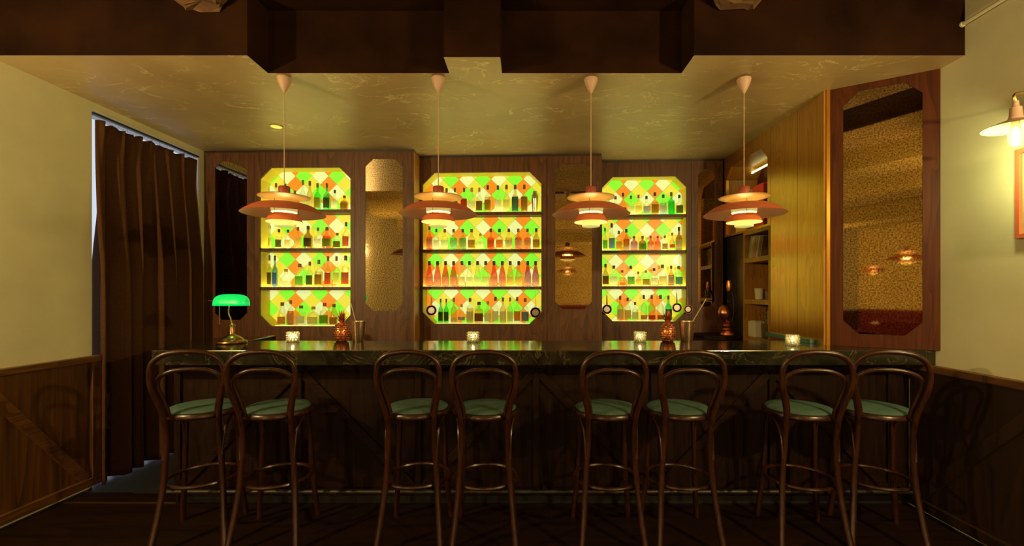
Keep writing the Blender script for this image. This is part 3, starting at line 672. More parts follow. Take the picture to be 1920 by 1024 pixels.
# things in the bookcase
def bookbox(nm, mat, y0, y1, z0, z1, x0, x1, lab, cat='box', mat2=None, hollow=False):
    t = thing(nm, (XS+(x0+x1)/2, (y0+y1)/2, z0), lab, cat); w_, l_ = (x1-x0)/2, (y1-y0)/2
    MB().box(-w_, w_, -l_, l_, 0, z1-z0).build('carton', mat, t, bevel=.003)
    if mat2: MB().box(-w_+.01, w_-.01, -l_-.002, -l_-.0005, .01, z1-z0-.01).build('printed_side', mat2, t)
    return t
bookbox('gift_box', 'box_yellow', 4.70, 4.93, zn0+.001, zn0+.44, .08, .20, 'tall yellow gift box in the bookcase niche', mat2='box_green')
bookbox('carton', 'box_darkred', 4.60, 4.68, zn0+.001, zn0+.30, .10, .24, 'small dark red carton between yellow and red boxes in niche')
bookbox('gift_box', 'box_red', 4.36, 4.56, zn0+.001, zn0+.43, .08, .22, 'bright red gift box in the bookcase niche', mat2='box_darkred')
bookbox('teal_reflection_slab', 'reflection_teal', 4.22, 4.62, zn0+.001, zn0+.60, .26, .33, 'wide teal slab added for the reflection at the back of the bookcase niche')  # added slab, its teal stands in for a reflection on the niche back
for k, (y, r, hh, g_, lab) in enumerate(((4.30, .026, .34, 'orange', 'slim orange glass bottle beside red gift box in bookcase niche'), (4.235, .026, .36, 'amber', 'slim amber glass bottle at the open end of bookcase niche'))):
    t = thing('bottle', (XS+.13, y, zn0+.001), lab, 'bottle', 0, 'slim bottles in the bookcase niche')
    for n_, kd, gl_ in (('body', 'body', g_), ('cap', 'cap', 'brown'), ('label', 'label', 'orange')):
        o = link(n_, bottle_mesh('wine', kd, gl_), t); o.scale = (r, r, hh); o.rotation_euler = (0, 0, -PI/4)
bk = [('book_grey', .030, .27, 'grey'), ('book_cream', .020, .265, 'cream'), ('book_gold', .024, .27, 'gold'), ('book_orange', .018, .265, 'orange'), ('book_grey', .034, .26, 'thick grey'), ('book_cream', .022, .255, 'pale'), ('book_brown', .036, .25, 'thick brown'), ('book_brown', .020, .245, 'thin brown')]
yy = 4.555
for k, (mt, tk, hh, cw) in enumerate(bk):
    lean = math.radians(-17)
    t = thing('book', (XS+.03, yy, 1.846), f'{cw} book leaning in the bookcase, {ORD[k]} from the niche doors', 'book', 0, 'leaning books in the bookcase')
    t.rotation_euler = (-lean, 0, 0); t.location.z += tk*math.sin(-lean)+.0005
    MB().box(0, .20, -tk, 0, 0, hh*.80).build('cover', mt, t, bevel=.002)
    MB().box(.004, .196, -tk+.003, -.003, hh*.80, hh*.80+.0015).build('pages', 'cup_white', t)
    yy -= tk/math.cos(lean)+.005
    if yy < 4.20: break
def cup(x, y, z, r, hh, mat, lab, nm='paper_cup'):
    t = thing(nm, (x, y, z), lab, 'cup')
    MB().lathe([(0, 0), (r*.86, 0), (r, hh), (r*.93, hh), (r*.80, .006), (0, .006)], 18).build('cup_wall', mat, t, True)
    MB().lathe([(r*1.0, hh-.006), (r*1.05, hh-.004), (r*1.05, hh+.002), (r*.95, hh+.002)], 18).build('rim', mat, t, True)
cup(XS+.09, 4.45, 1.441, .042, .105, 'cup_white', 'pale cup on the middle cubby shelf of the bookcase')
cup(XS+.12, 4.335, 1.441, .034, .075, 'book_brown', 'small brown cup beside pale cup on the cubby shelf')
cup(XS+.07, 4.17, 1.441, .036, .11, 'crystal', 'clear glass tumbler on the middle cubby shelf of bookcase', 'tumbler')
t = thing('napkin_box', (XS+.07, 4.46, 1.0755), 'cream napkin box in the lowest bookcase cubby', 'box')
MB().box(-.05, .05, -.07, .07, 0, .15).build('carton', 'cup_white', t, bevel=.004); MB().box(-.035, .035, -.05, .05, .1505, .157).build('napkins', 'table_white', t)
t = thing('utensil_jar', (XS+.08, 4.27, 1.0755), 'glass jar of bar spoons and picks in the lowest bookcase cubby', 'jar')
MB().lathe([(0, 0), (.055, 0), (.06, .14), (.055, .14), (.05, .006), (0, .006)], 18).build('jar_wall', 'crystal', t, True)
random.seed(3)
for k in range(13):
    a = random.uniform(0, 2*PI); rr = random.uniform(.01, .035); ln = random.uniform(.17, .27); q = random.uniform(1.3, 2.3)
    o = MB().tube([(rr*math.cos(a)*.5, rr*math.sin(a)*.5, .01), (rr*q*math.cos(a), rr*q*math.sin(a), ln)], .0028, n=6).lathe([(0, 0), (.006, .004), (.007, .012), (0, .018)], 8, c=(rr*q*math.cos(a), rr*q*math.sin(a), ln-.004)).build('stirrer', 'straw_cream' if k % 2 else 'steel', t, True)
    # spoons, picks and straws stand in the jar
random.seed(7)
# worktop behind the bar by the dark doors, with the copper grinder
tag(MB().box(1.80, 2.21, 4.60, 5.0, 1.03, 1.07).build('back_worktop', 'counter_wood', bevel=.003), 'dark back worktop in the corner under the bookcase doors', 'worktop')
t = thing('copper_juicer', (2.10, 4.74, 1.071), 'copper hand juicer with lever standing on the back worktop', 'juicer')
MB().lathe([(0, 0), (.075, 0), (.07, .02), (.05, .03), (.058, .05), (.044, .07), (.052, .09), (.04, .11), (.046, .13), (.03, .15), (0, .15)], 20).build('ribbed_base', 'copper', t, True)
MB().lathe([(0, .15), (.03, .152), (.062, .20), (.066, .235), (.05, .28), (.02, .31), (0, .312)], 20, c=(-.035, 0, 0)).build('bowl', 'copper', t, True)
MB().tube(catmull([(.02, 0, .10), (.06, 0, .20), (.06, 0, .38), (.03, 0, .47)]), .010).build('arm', 'dull_metal', t, True)
MB().lathe([(0, 0), (.018, .01), (.028, .06), (.02, .12), (0, .135)], 16, c=(.015, 0, .44)).build('lever_grip', 'copper', t, True)
MB().tube([(.0, -.0, .345), (.06, 0, .345)], .006).build('cross_pin', 'steel', t, True)
# steel upstand along the side wall, its teal reflection put into the colour
tag(MB().box(XS-.045, XS-.001, 3.44, 4.078, 1.1205, 1.152).build('steel_upstand', 'steel_teal_sheen', bevel=.002), 'low steel upstand with painted teal reflection against the golden wood side wall', 'upstand')
tag(MB().box(XS-.55, XS-.001, 3.665, 4.60, .92, .95).build('steel_worktop', 'dull_metal', bevel=.002), 'dull steel worktop behind the bar below the golden side wall', 'worktop')

# angled mirror panel on the counter end
SP = Sec((2.194, 3.335), (2.732, 3.005))
t = bpy.data.objects.new('trim_9', None); col.objects.link(t); struct(t); t.location = SP.pt(0, 0, 0); t.rotation_euler = (0, 0, SP.rz)
ua, zt, _ = SP.hit(1581, 400); ub = SP.hit(1730, 400)[0]; zt = SP.hit(1655, 162)[1]; zb = SP.hit(1655, 628)[1]
o8 = octagon(ua, ub, zb, zt, .092)
holed_panel(0, SP.L, 1.121, ZC, o8, 0, .03).build('panel', 'red_wood', t)
MB().box(0, SP.L, .045, .06, 1.121, ZC).build('backing_board', 'red_wood', t)
MB().box(-.012, -.001, -.006, .012, 1.121, ZC).build('edge_bead', 'frame_wood', t)
b_ = MB(); cx = (ua+ub)/2; zc = (zt+zb)/2; g = [((x-cx)*.996, (z-zc)*.999+(zc-zb)) for x, z in o8]
b_.add([(x, 0, z) for x, z in g]+[(x, .006, z) for x, z in g], [tuple(range(8)), tuple(reversed(range(8, 16)))]+[(i, (i+1) % 8, 8+(i+1) % 8, 8+i) for i in range(8)])
tag(b_.build('wall_mirror', 'antique_mirror', loc=SP.pt(cx, .004, zb), rz=SP.rz), 'large octagonal speckled mirror in red wood panel beside the pale wall', 'mirror')

# ------------------------------------------------------------------ bar counter
ZCT = 1.12
top = [(-2.49, 3.04), (XR-.002, 3.04), (XR-.002, 3.66), (-2.22, 3.66), (-2.25, 4.12), (-2.78, 3.80)]
tag(MB().prism(top, ZCT-.10, ZCT).build('bar_countertop', 'green_marble', bevel=.006), 'long dark green veined marble countertop with thick polished edge', 'countertop')
base = thing('bar_counter_base', (0, 3.25, 0), 'dark wooden bar counter front with battens, diagonals and foot rail', 'bar counter')
edges_px = [330, 562, 785, 1005, 1225, 1446, 1667]
ex = [(p-CX)*3.25/F for p in edges_px]+[XR-.004]
for i in range(7):
    MB().box(ex[i]+.002, ex[i+1]-.002, .0, .02, .10, 1.019).build('front_panel', 'counter_wood', base)
    MB().box(ex[i]-.022+(.024 if i == 0 else 0), ex[i]+.022+(.024 if i == 0 else 0), -.022, -.0005, .10, .945).build('batten', 'counter_wood', base, bevel=.003)
    a, c = ex[i]+.03, ex[i+1]-.03
    if i < 6:
        up = i % 2 == 0
        p0, p1 = ((a, .12), (c, .93)) if up else ((a, .93), (c, .12))
        dx, dz = p1[0]-p0[0], p1[1]-p0[1]; L = math.hypot(dx, dz); nx, nz = -dz/L*.03, dx/L*.03
        q = [(p0[0]+nx, p0[1]+nz), (p0[0]-nx, p0[1]-nz), (p1[0]-nx, p1[1]-nz), (p1[0]+nx, p1[1]+nz)]
        MB().add([(x, -.018, z) for x, z in q]+[(x, -.0005, z) for x, z in q], [(0, 1, 2, 3), (7, 6, 5, 4), (0, 4, 5, 1), (1, 5, 6, 2), (2, 6, 7, 3), (3, 7, 4, 0)]).build('diagonal_batten', 'counter_wood_x', base, bevel=.003)
MB().box(ex[0], ex[-1], -.024, -.0005, .948, 1.019).build('top_rail', 'counter_wood_x', base, bevel=.003)
MB().box(ex[0], ex[-1], .012, .03, 0, .099).build('plinth', 'black_metal', base)
MB().box(ex[0], ex[-1], -.006, .012, .06, .099).build('bottom_rail', 'counter_wood_x', base, bevel=.003)
MB().prism([(-2.49, 0), (-2.47, 0), (-2.72, .52), (-2.74, .52)], 0, 1.019).build('end_panel', 'counter_wood', base)
rail = MB().tube([(ex[0]+.02, -.10, .13), (ex[-1]-.02, -.10, .13)], .016, n=10).build('foot_rail', 'dull_metal', base, True)
for x in ex[:-1]:
    MB().tube([(x+.06, -.10, .13), (x+.06, .0, .13)], .010).lathe([(0, 0), (.02, 0), (.02, .006), (0, .006)], 10, c=(x+.06, -.10, .145)).build('bracket', 'dull_metal', rail, True)

# ------------------------------------------------------------------ items on the counter
def candle(px, py, lab):
    Y = F*(H-ZCT)/(py-CY); p = at(px, py, Y)
    t = thing('candle_holder', (p.x, Y, ZCT+.0005), lab, 'candle holder', 0, 'cut glass tealights along the counter')
    r, hh = .042, .078
    MB().lathe([(0, 0), (r*.9, 0), (r, .006), (r, hh), (r*.86, hh), (r*.82, .012), (0, .012)], 24).build('glass_body', 'crystal', t, True)
    # rows of cut-glass knobs
    b_ = MB()
    for j in range(4):
        for i in range(12):
            a = 2*PI*(i+.5*(j % 2))/12; c_ = (r*math.cos(a), r*math.sin(a), .011+j*.0185)
            b_.lathe([(0, -.009), (.007, -.006), (.0095, 0), (.007, .006), (0, .009)], 6, c=c_)
    b_.build('glass_knobs', 'crystal', t, True)
    MB().lathe([(0, .013), (.018, .013), (.018, .028), (0, .028)], 14).build('tealight', 'cup_white', t, True)
    MB().lathe([(0, .028), (.006, .034), (.007, .042), (.003, .055), (0, .062)], 10).build('flame', 'lamp_bulb', t, True)
    point_light('candle_light', (0, 0, .05), .5, (1, .8, .45), .01, t)
candle(549, 640.5, 'cut glass tealight nearest the green desk lamp')
candle(887, 640.8, 'cut glass tealight in front of the middle niche')
candle(1200, 640.3, 'cut glass tealight in front of the bookcase-side niche')
candle(1486, 647.5, 'cut glass tealight in front of the golden wood wall')
def pineapple(px, lab):
    py = 640.8; Y = F*(H-ZCT)/(py-CY); p = at(px, py, Y)
    t = thing('pineapple_jar', (p.x, Y, ZCT+.0005), lab, 'pineapple jar', 0, 'copper pineapple jars on the counter')
    prof = [(0, 0), (.040, 0), (.050, .012), (.057, .04), (.060, .07), (.056, .10), (.045, .128), (.028, .146), (.012, .150), (0, .150)]
    MB().lathe(prof, 24).build('fruit_body', 'copper', t, True)
    b_ = MB()
    for j in range(8):
        z = .014+j*.0165
        r = next(r0+(r1-r0)*(z-z0)/(z1-z0) for (r0, z0), (r1, z1) in zip(prof[1:], prof[2:]) if z0 <= z <= z1)
        for i in range(15):
            a = 2*PI*(i+.5*(j % 2))/15; ca, sa = math.cos(a), math.sin(a); h = .0085; ww = .0105
            c_ = Vector((r*ca, r*sa, z)); tn = Vector((-sa, ca, 0)); rd = Vector((ca, sa, 0))
            b_.add([c_+tn*ww, c_+Vector((0, 0, h)), c_-tn*ww, c_-Vector((0, 0, h)), c_+rd*.006], [(0, 1, 4), (1, 2, 4), (2, 3, 4), (3, 0, 4)])
    b_.build('scales', 'copper', t)
    MB().lathe([(.058, .098), (.0605, .099), (.0605, .103), (.057, .104)], 24).build('lid_seam', 'bronze', t, True)
    b_ = MB()
    for ring, (n_, ln, out, z0) in enumerate(((6, .105, .014, .147), (7, .085, .032, .147), (8, .055, .042, .146))):
        for i in range(n_):
            a = 2*PI*(i+.5*ring)/n_; ca, sa = math.cos(a), math.sin(a); tn = Vector((-sa, ca, 0)); rd = Vector((ca, sa, 0)); up = Vector((0, 0, 1))
            o_ = Vector((0, 0, z0))+rd*.007
            pts = [o_, o_+rd*out*.5+up*ln*.55, o_+rd*out*1.0+up*ln]
            b_.add([pts[0]+tn*.008, pts[0]-tn*.008, pts[1]+tn*.008, pts[1]-tn*.008, pts[2], pts[0]+rd*.004, pts[1]+rd*.004], [(0, 1, 3, 2), (2, 3, 4), (0, 2, 6, 5), (1, 5, 6, 3), (2, 4, 6), (3, 6, 4), (0, 5, 1)])
    b_.build('leaf_crown', 'copper', t)
pineapple(640.5, 'copper pineapple jar beside the tin near the curtain-side niche')
pineapple(1252, 'copper pineapple jar beside the tin near the bookcase-side niche')
def tin(px, lab, lean, slab, r, hh, py=640.6):
    Y = F*(H-ZCT)/(py-CY); p = at(px, py, Y)
    t = thing('mixing_tin', (p.x, Y, ZCT+.0005), lab, 'mixing tin', 0, 'mixing tins with straws on the counter')
    MB().lathe([(0, 0), (r*.70, 0), (r*.72, .003), (r, hh), (r*1.05, hh+.002), (r*1.05, hh+.006), (r*.96, hh+.004), (r*.68, .005), (0, .005)], 28).build('tin_wall', slab, t, True)
    b_ = MB()
    for i in range(14):
        a = 2*PI*i/14; b_.tube([(r*.715*math.cos(a), r*.715*math.sin(a), .01), (r*.985*math.cos(a), r*.985*math.sin(a), hh-.01)], .0018, n=5)
    b_.build('flutes', slab, t)
    MB().tube([(-lean[0]*.25, 0, .01), (lean[0], 0, lean[1])], .0035, n=6).build('stirring_spoon', 'straw_cream', t)
tin(672, 'steel mixing tin with leaning spoon, beside pineapple near the curtain', (-.058, .30), 'warm_steel', .058, .155)
tin(1287, 'steel mixing tin with leaning spoon, beside pineapple near the bookcase', (.155, .335), 'warm_steel', .062, .155)
# banker's lamp
Y = 3.48; p = at(435, 643, Y)
t = thing('desk_lamp', (p.x, Y, ZCT+.0005), "bronze desk lamp with glowing green glass shade on the counter end", 'lamp')
MB().lathe([(0, 0), (.10, 0), (.104, .008), (.10, .018), (.078, .026), (.074, .034), (.045, .055), (.030, .062), (.022, .066), (.019, .072), (.019, .125), (.024, .130), (.018, .142), (.008, .150), (0, .150)], 30).build('base', 'bronze', t, True)
MB().tube(catmull([(0, 0, .145), (-.012, 0, .19), (-.026, 0, .23), (-.022, 0, .29), (-.018, 0, .335)]), .0045).build('stem', 'brass', t, True)
sh = MB(); n1, n2 = 22, 12; Ls, Rs = .135, .062; v = []
for i in range(n1+1):
    x = -Ls+2*Ls*i/n1; q = (1-abs(x/Ls)**3.2)**.45 if abs(x) < Ls else 0
    q = max(q, .02)
    for j in range(n2+1):
        a = PI*j/n2; v.append((x, -Rs*q*math.cos(a)*1.0, .285+.088*q**.6*math.sin(a)-.012*0))
f = [(i*(n2+1)+j, i*(n2+1)+j+1, (i+1)*(n2+1)+j+1, (i+1)*(n2+1)+j) for i in range(n1) for j in range(n2)]
so = sh.add(v, f).build('glass_shade', 'banker_glass', t, True)
sm = so.modifiers.new('thick', 'SOLIDIFY'); sm.thickness = .004
so.location = (-.005, 0, .0)
MB().tube([(-.165, -.02, .322), (.13, -.02, .322)], .0028).build('shade_rod', 'bronze', t, True)
MB().tube([(-.075, -.03, .285), (-.075, -.03, .155)], .0016, n=5).lathe([(0, 0), (.006, .006), (0, .014)], 8, c=(-.075, -.03, .142)).build('pull_chain', 'brass', t, True)
point_light('desk_lamp_light', (-.005, 0, .295), .35, (.75, 1, .35), .02, t)

# ------------------------------------------------------------------ pendant lamps
def pendant_proto():
    t = thing('pendant_lamp', (0, 0, 0), 'x', 'pendant lamp', 0, 'tiered pendant lamps')
    # z measured from the lamp's lowest rim
    def shell(prof, name, mats, n=40):
        return MB().lathe(prof, n, cap=False).build(name, mats, t, True)
    arc = lambda r0, z0, r1, z1, b_, k=8: [(r0+(r1-r0)*i/k, z0+(z1-z0)*i/k+b_*math.sin(PI*i/k)) for i in range(k+1)]
    big = arc(.100, .157, .262, .085, .018)
    b_ = MB().lathe(big, 44, cap=False).lathe([(r, z-.003) for r, z in big], 44, mi=1, cap=False).lathe([(.262, .085), (.264, .0835), (.262, .082)], 44, cap=False)
    b_.build('large_shade', ['shade_salmon', 'shade_inner'], t, True)
    up = [(.074, .160), (.082, .172), (.098, .183), (.125, .192), (.163, .199)]
    b_ = MB().lathe(up, 40, cap=False).lathe([(r, z+.003) for r, z in up], 40, mi=1, cap=False)
    b_.build('upper_shade', ['shade_cream', 'shade_inner'], t, True)
    bowl = arc(.066, .088, .115, .032, .016)
    b_ = MB().lathe(bowl, 36, cap=False).lathe([(r-.002, z-.003) for r, z in bowl], 36, mi=1, cap=False)
    b_.build('lower_bowl', ['shade_orange', 'pendant_glow'], t, True)
    MB().lathe([(.058, .055), (.060, .002), (.058, 0), (.054, .004), (.052, .05)], 32, cap=False).build('bottom_ring', 'pendant_glow', t, True)
    MB().lathe([(0, .012), (.054, .012)], 32, cap=False).build('diffuser', 'pendant_glow', t, True)
    MB().lathe([(.080, .096), (.084, .138)], 32, cap=False).build('reflector_ring', 'pendant_glow', t, True)
    MB().lathe([(0, .192), (.034, .192), (.037, .197), (.037, .266), (.033, .273), (0, .273)], 24).build('lamp_cap', 'cap_red', t, True)
    MB().lathe([(0, .165), (.018, .168), (.02, .192), (0, .192)], 16).build('socket', 'black_metal', t, True)
    for k in range(3):
        a = 2*PI*k/3-PI/2-.25
        MB().tube([(.040*math.cos(a), .040*math.sin(a), .2), (.088*math.cos(a), .088*math.sin(a), .178), (.088*math.cos(a), .088*math.sin(a), .08), (.095*math.cos(a), .095*math.sin(a), .066)], .0015, n=5).build('strut', 'black_metal', t)
    return t
pp = pendant_proto()
cord_l = {}
def place_pendant(o, x, y, z0, zc, lab, watts, grp):
    o.location = (x, y, z0); tag(o, lab, 'pendant lamp', grp)
    ztop = zc-z0
    MB().tube([(0, 0, .272), (0, 0, ztop-.09)], .0032, n=6).build('cord', 'cord_pink', o)
    MB().lathe([(0, ztop-.115), (.006, ztop-.112), (.022, ztop-.085), (.040, ztop-.045), (.047, ztop-.018), (.046, ztop-.012), (0, ztop-.0005)], 24).build('canopy', 'canopy_pink', o, True)
    point_light('pendant_light', (0, 0, .115), watts, WARM, .045, o)
PL = ['tiered salmon pendant lamp nearest the curtain, over the counter', 'tiered salmon pendant lamp second from the curtain, over the counter', 'tiered salmon pendant lamp third from the curtain, over the counter', 'tiered salmon pendant lamp fourth from curtain, by the bookcase']
proto_children = list(pp.children)
spots = []
for i, px in enumerate((533, 822, 1108, 1395)):
    Y = (3.11, 3.115, 3.125, 3.125)[i]; spots.append(((px-CX)*Y/F, Y, 1.955, ZC, PL[i], PENDANT_W, 'tiered pendant lamps over the counter'))
spots.append((0.45, -1.89, 1.96, ZU, 'tiered salmon pendant lamp reflected larger in the big mirror', PENDANT_W*1.3, 'tiered pendant lamps over the rear tables'))
spots.append((-1.95, -5.93, 1.96, ZU, 'tiered salmon pendant lamp reflected smaller in the big mirror', PENDANT_W*1.3, 'tiered pendant lamps over the rear tables'))
lamps = [pp]+[copy_tree(pp) for _ in spots[1:]]
for o, s_ in zip(lamps, spots): place_pendant(o, *s_)
# recessed downlight
p = at(518, 237, F*(ZC-H)/(CY-237))
t = thing('ceiling_downlight', (p.x, p.y, ZC-.006), 'small round yellow recessed downlight in the plaster ceiling', 'downlight')
MB().lathe([(.05, .0055), (.056, .002), (.056, 0), (.046, 0), (.044, .0055)], 28, cap=False).build('ring', 'shade_cream', t, True)
MB().lathe([(0, .002), (.045, .002)], 28, cap=False).build('lens', 'downlight_glow', t, True)

# ------------------------------------------------------------------ wall sconces, picture
def sconce(X, Y, z, side, lab, watts, lc=(1, .71, .30)):
    """side: direction from the wall into the room (+1 / -1 along x)"""
    t = thing('wall_sconce', (X, Y, z), lab, 'wall lamp', 0, 'disc-shaded wall sconces')
    s = side; d = .20
    MB().tube([(0, 0, .16), (s*.02, 0, .16)], .05, n=20).build('wall_plate', 'brass', t, True)
    MB().tube(catmull([(s*.02, 0, .16), (s*.10, 0, .175), (s*d, 0, .165), (s*d, 0, .12)]), .008).build('arm', 'brass', t, True)
    MB().lathe([(0, .13), (.012, .128), (.014, .10), (.024, .095), (.026, .05), (.03, .045), (.03, .03), (0, .03)], 20, c=(s*d, 0, 0)).build('socket', 'canopy_pink', t, True)
    pr = [(.028, .036), (.06, .024), (.132, -.004)]
    MB().lathe(pr, 36, c=(s*d, 0, 0), cap=False).lathe([(r, q-.003) for r, q in pr], 36, c=(s*d, 0, 0), mi=1, cap=False).build('disc_shade', ['canopy_pink', 'shade_inner'], t, True)
    MB().lathe([(0, -.105), (.018, -.10), (.031, -.07), (.03, -.045), (.018, -.005), (.016, .03), (0, .03)], 20, c=(s*d, 0, 0)).build('bulb_glass', 'crystal', t, True)
    MB().lathe([(0, -.075), (.012, -.07), (.014, -.03), (.006, -.01), (0, -.01)], 12, c=(s*d, 0, 0)).build('filament', 'sconce_bulb', t, True)
    point_light('sconce_light', (s*d, 0, -.125), watts, lc, .04, t)
sconce(XR, 2.36, 2.365, -1, 'disc-shaded wall sconce with glowing bulb beside the large mirror', SCONCE_W, (.96, .94, .36))
sconce(XL, 1.12, 2.40, 1, 'unseen disc-shaded wall sconce added on the curtain wall, nearest the wainscot end', REAR_FILL_W*.95)  # this and the next three: unseen sconces added to brighten the room
sconce(XR, .55, 2.40, -1, 'unseen disc-shaded wall sconce added on the pale wall beyond the red picture', REAR_FILL_W)
sconce(XR, -5.2, 2.25, -1, 'unseen disc-shaded wall sconce added at the far rear of the mirror wall', REAR_FILL_W)
sconce(XL, -4.6, 2.25, 1, 'unseen disc-shaded wall sconce added at the far rear of the curtain wall', REAR_FILL_W)
t = thing('picture_frame', (XR-.003, 2.522, 1.80), 'red-framed green picture hanging on the pale wall under the sconce', 'picture')
for nm, (y0, y1, z0, z1) in dict(frame_left=(-.025, 0, 0, .49), frame_right=(-.40, -.375, 0, .49), frame_top=(-.375, -.025, .465, .49), frame_bottom=(-.375, -.025, 0, .025)).items():
    MB().box(-.03, -.001, y0, y1, z0, z1).build('frame_bar', 'picture_red', t, bevel=.002)
MB().box(-.012, -.004, -.375, -.025, .025, .465).build('print', 'picture_green', t)

# ------------------------------------------------------------------ curtain and track
cu = thing('curtain', (XL-.005, (Y0+Y1)/2, 0), 'dark brown pleated floor-length curtain hanging across the side doorway', 'curtain')
b_ = MB(); nu, nz = 260, 46; ya, yb = Y0+.035, Y1-.035; zt_, zb_ = 2.85, .015
v = []
for j in range(nz+1):
    tz = j/nz; z = zt_+(zb_-zt_)*tz
    for i in range(nu+1):
        s_ = i/nu
        amp = .016+.075*min(1, tz*2.6)
        ph = s_*2*PI*6.6
        wob = .5*math.sin(s_*19+1.3)+.35*math.sin(s_*41+tz*1.5)
        x = amp*(math.sin(ph+wob*min(1, tz*2))*1.0+.28*math.sin(2.1*ph+1+wob))
        # pinch pleats at the head
        pk = max(0, 1-tz*9); x += pk*.030*(abs(math.sin(s_*PI*12))**6)-.0
        y = ya-.034*min(1, tz*3)*(1-s_)**6+(yb-ya)*s_+.012*math.sin(ph*2+.6)*min(1, tz*2.5)+(.03*tz*(1 if s_ > .5 else 0)*(s_-.5)*2)
        zz = z+(.010*math.sin(s_*2*PI*9)*(1-tz)**8)-(.0 if tz < 1 else .008*math.sin(ph))
        v.append((x, y-(Y0+Y1)/2, zz))
f = [(j*(nu+1)+i, j*(nu+1)+i+1, (j+1)*(nu+1)+i+1, (j+1)*(nu+1)+i) for j in range(nz) for i in range(nu)]
me = b_.add(v, f).mesh('cloth', 'curtain_cloth', True)
for p_ in me.polygons: p_.use_smooth = True
cl = link('cloth', me, cu); sm = cl.modifiers.new('thick', 'SOLIDIFY'); sm.thickness = .004
MB().box(-.015, .015, -(Y1-Y0)/2+.015, (Y1-Y0)/2-.015, 2.888, 2.904).build('track', 'dull_metal', cu)
for k in range(13):
    y = ya+(yb-ya)*(k+.5)/13-(Y0+Y1)/2
    MB().tube([(0, y, 2.86), (0, y, 2.89)], .003, n=5).build('hook', 'steel', cu)

# ------------------------------------------------------------------ bar stools
def stool_proto():
    t = thing('bar_stool', (0, 0, 0), 'x', 'bar stool')
    zs = .765
    MB().lathe([(.165, -.018), (.196, -.02), (.206, -.010), (.207, .004), (.200, .014), (.185, .018), (.165, .014)], 40, c=(0, 0, zs)).build('seat_rim', 'bentwood', t, True)
    MB().lathe([(0, .004), (.186, .010), (.190, .020), (.180, .030), (.13, .040), (0, .044)], 40, c=(0, 0, zs)).build('seat_cushion', 'seat_green', t, True)
    half = [(.186, -.262, .012), (.166, -.207, .20), (.150, -.170, .40), (.136, -.172, .63), (.140, -.200, .77), (.156, -.225, .86), (.178, -.250, .95), (.184, -.262, 1.03), (.168, -.272, 1.10), (.120, -.280, 1.145), (.06, -.284, 1.162)]
    pts = half+[(0, -.285, 1.166)]+[(-x, y, z) for x, y, z in reversed(half)]
    sp = catmull(pts, 6); rr = [.0155+.0035*(1-min(1, q.z/.8)) if q.z < .8 else .0150 for q in sp]
    MB().tube(sp, rr, n=10).build('back_frame', 'bentwood', t, True)
    hi = [(.122, -.176, .775), (.126, -.188, .82), (.146, -.208, .90), (.160, -.222, .96), (.148, -.232, 1.015), (.10, -.240, 1.045), (.05, -.243, 1.056)]
    pts = hi+[(0, -.244, 1.058)]+[(-x, y, z) for x, y, z in reversed(hi)]
    MB().tube(catmull(pts, 6), .0125, n=10).build('inner_hoop', 'bentwood', t, True)
    for sx in (-1, 1):
        MB().tube(catmull([(sx*.184, .190, .0), (sx*.156, .150, .35), (sx*.142, .128, .752)]), [.0175]*6+[.0165]*6+[.0165], n=10).build('front_leg', 'bentwood', t, True)
        MB().tube(catmull([(sx*.150, -.180, .52), (sx*.155, -.150, .66), (sx*.170, -.075, .735), (sx*.172, -.02, .747)]), .008, n=8).build('brace', 'bentwood', t, True)
        MB().tube(catmull([(sx*.150, .130, .52), (sx*.155, .115, .66), (sx*.170, .065, .735), (sx*.172, .02, .747)]), .008, n=8).build('brace', 'bentwood', t, True)
    MB().tube([(.197*math.cos(2*PI*i/48), .197*math.sin(2*PI*i/48), .35) for i in range(48)], .012, n=8, closed=True).build('foot_ring', 'bentwood', t, True)
    return t
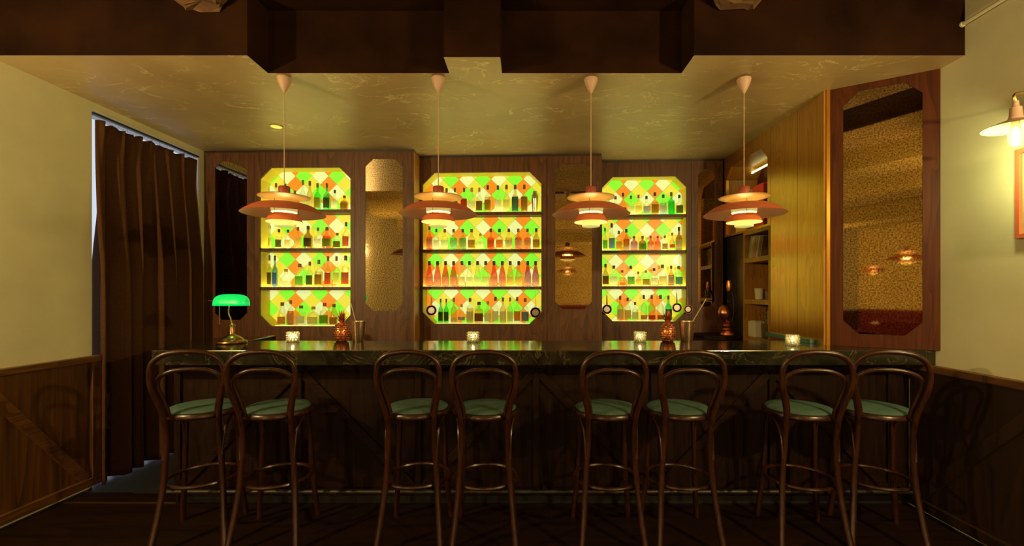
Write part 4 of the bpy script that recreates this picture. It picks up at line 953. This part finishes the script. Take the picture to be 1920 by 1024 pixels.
SQ = [(383, 352, 763, 2.89), (522, 492, 764, 2.885), (783, 766, 764, 2.89), (911, 908, 765, 2.875), (1136, 1151, 766, 2.87), (1271, 1297, 766, 2.87), (1497, 1530, 767, 2.86), (1637, 1670, 766, 2.86)]
st = stool_proto()
SLAB = [f'bentwood bar stool with green seat, {ORD[i]} from the curtain' for i in range(8)]
stools = [st]+[copy_tree(st) for _ in range(7)]
for i, (o, (sx, lx, sy, Y)) in enumerate(zip(stools, SQ)):
    X = (sx-CX)*Y/F; lX = (lx-CX)*(Y-.25)/F
    o.location = (X, Y, 0); o.rotation_euler = (0, 0, math.asin(max(-.6, min(.6, (lX-X)/.27))))
    tag(o, SLAB[i], 'bar stool', 'bentwood stools along the bar')

# ------------------------------------------------------------------ rear of the room (seen in the mirrors)
bq = thing('banquette', (0, YR, 0), 'dark red upholstered banquette along the rear wall', 'sofa')
MB().box(XL+.08, XR-.05, .02, .62, .12, .45).build('seat', 'red_velvet', bq, bevel=.03)
MB().box(XL+.08, XR-.05, .02, .16, .46, 1.05).build('backrest', 'red_velvet', bq, bevel=.03)
MB().box(XL+.08, XR-.05, .04, .55, 0, .119).build('plinth', 'black_metal', bq)
def table(x, y, lab):
    t = thing('cafe_table', (x, y, 0), lab, 'table')
    MB().box(-.36, .36, -.36, .36, .72, .75).build('tabletop', 'table_white', t, bevel=.006)
    MB().tube([(0, 0, .02), (0, 0, .72)], .03, n=12).build('column', 'black_metal', t, True)
    MB().lathe([(0, 0), (.24, 0), (.24, .012), (.03, .03), (0, .03)], 24).build('base', 'black_metal', t, True)
table(0.45, -1.59, 'pale square cafe table under the larger mirrored pendant'); table(-1.95, -6.9, 'pale square cafe table by the rear banquette')
sf = thing('lounge_sofa', (0.30, -2.9, 0), 'dark red lounge sofa behind the cafe table', 'sofa')
MB().box(-.9, .9, -.35, .35, .10, .45).build('seat', 'red_velvet', sf, bevel=.04); MB().box(-.9, .9, -.5, -.36, .10, .98).build('backrest', 'red_velvet', sf, bevel=.04)
for sx in (-.82, .82):
    for sy in (-.3, .28): MB().tube([(sx, sy, 0), (sx, sy, .10)], .025).build('leg', 'black_metal', sf, True)
print('OBJECT COUNT', len(bpy.data.objects))
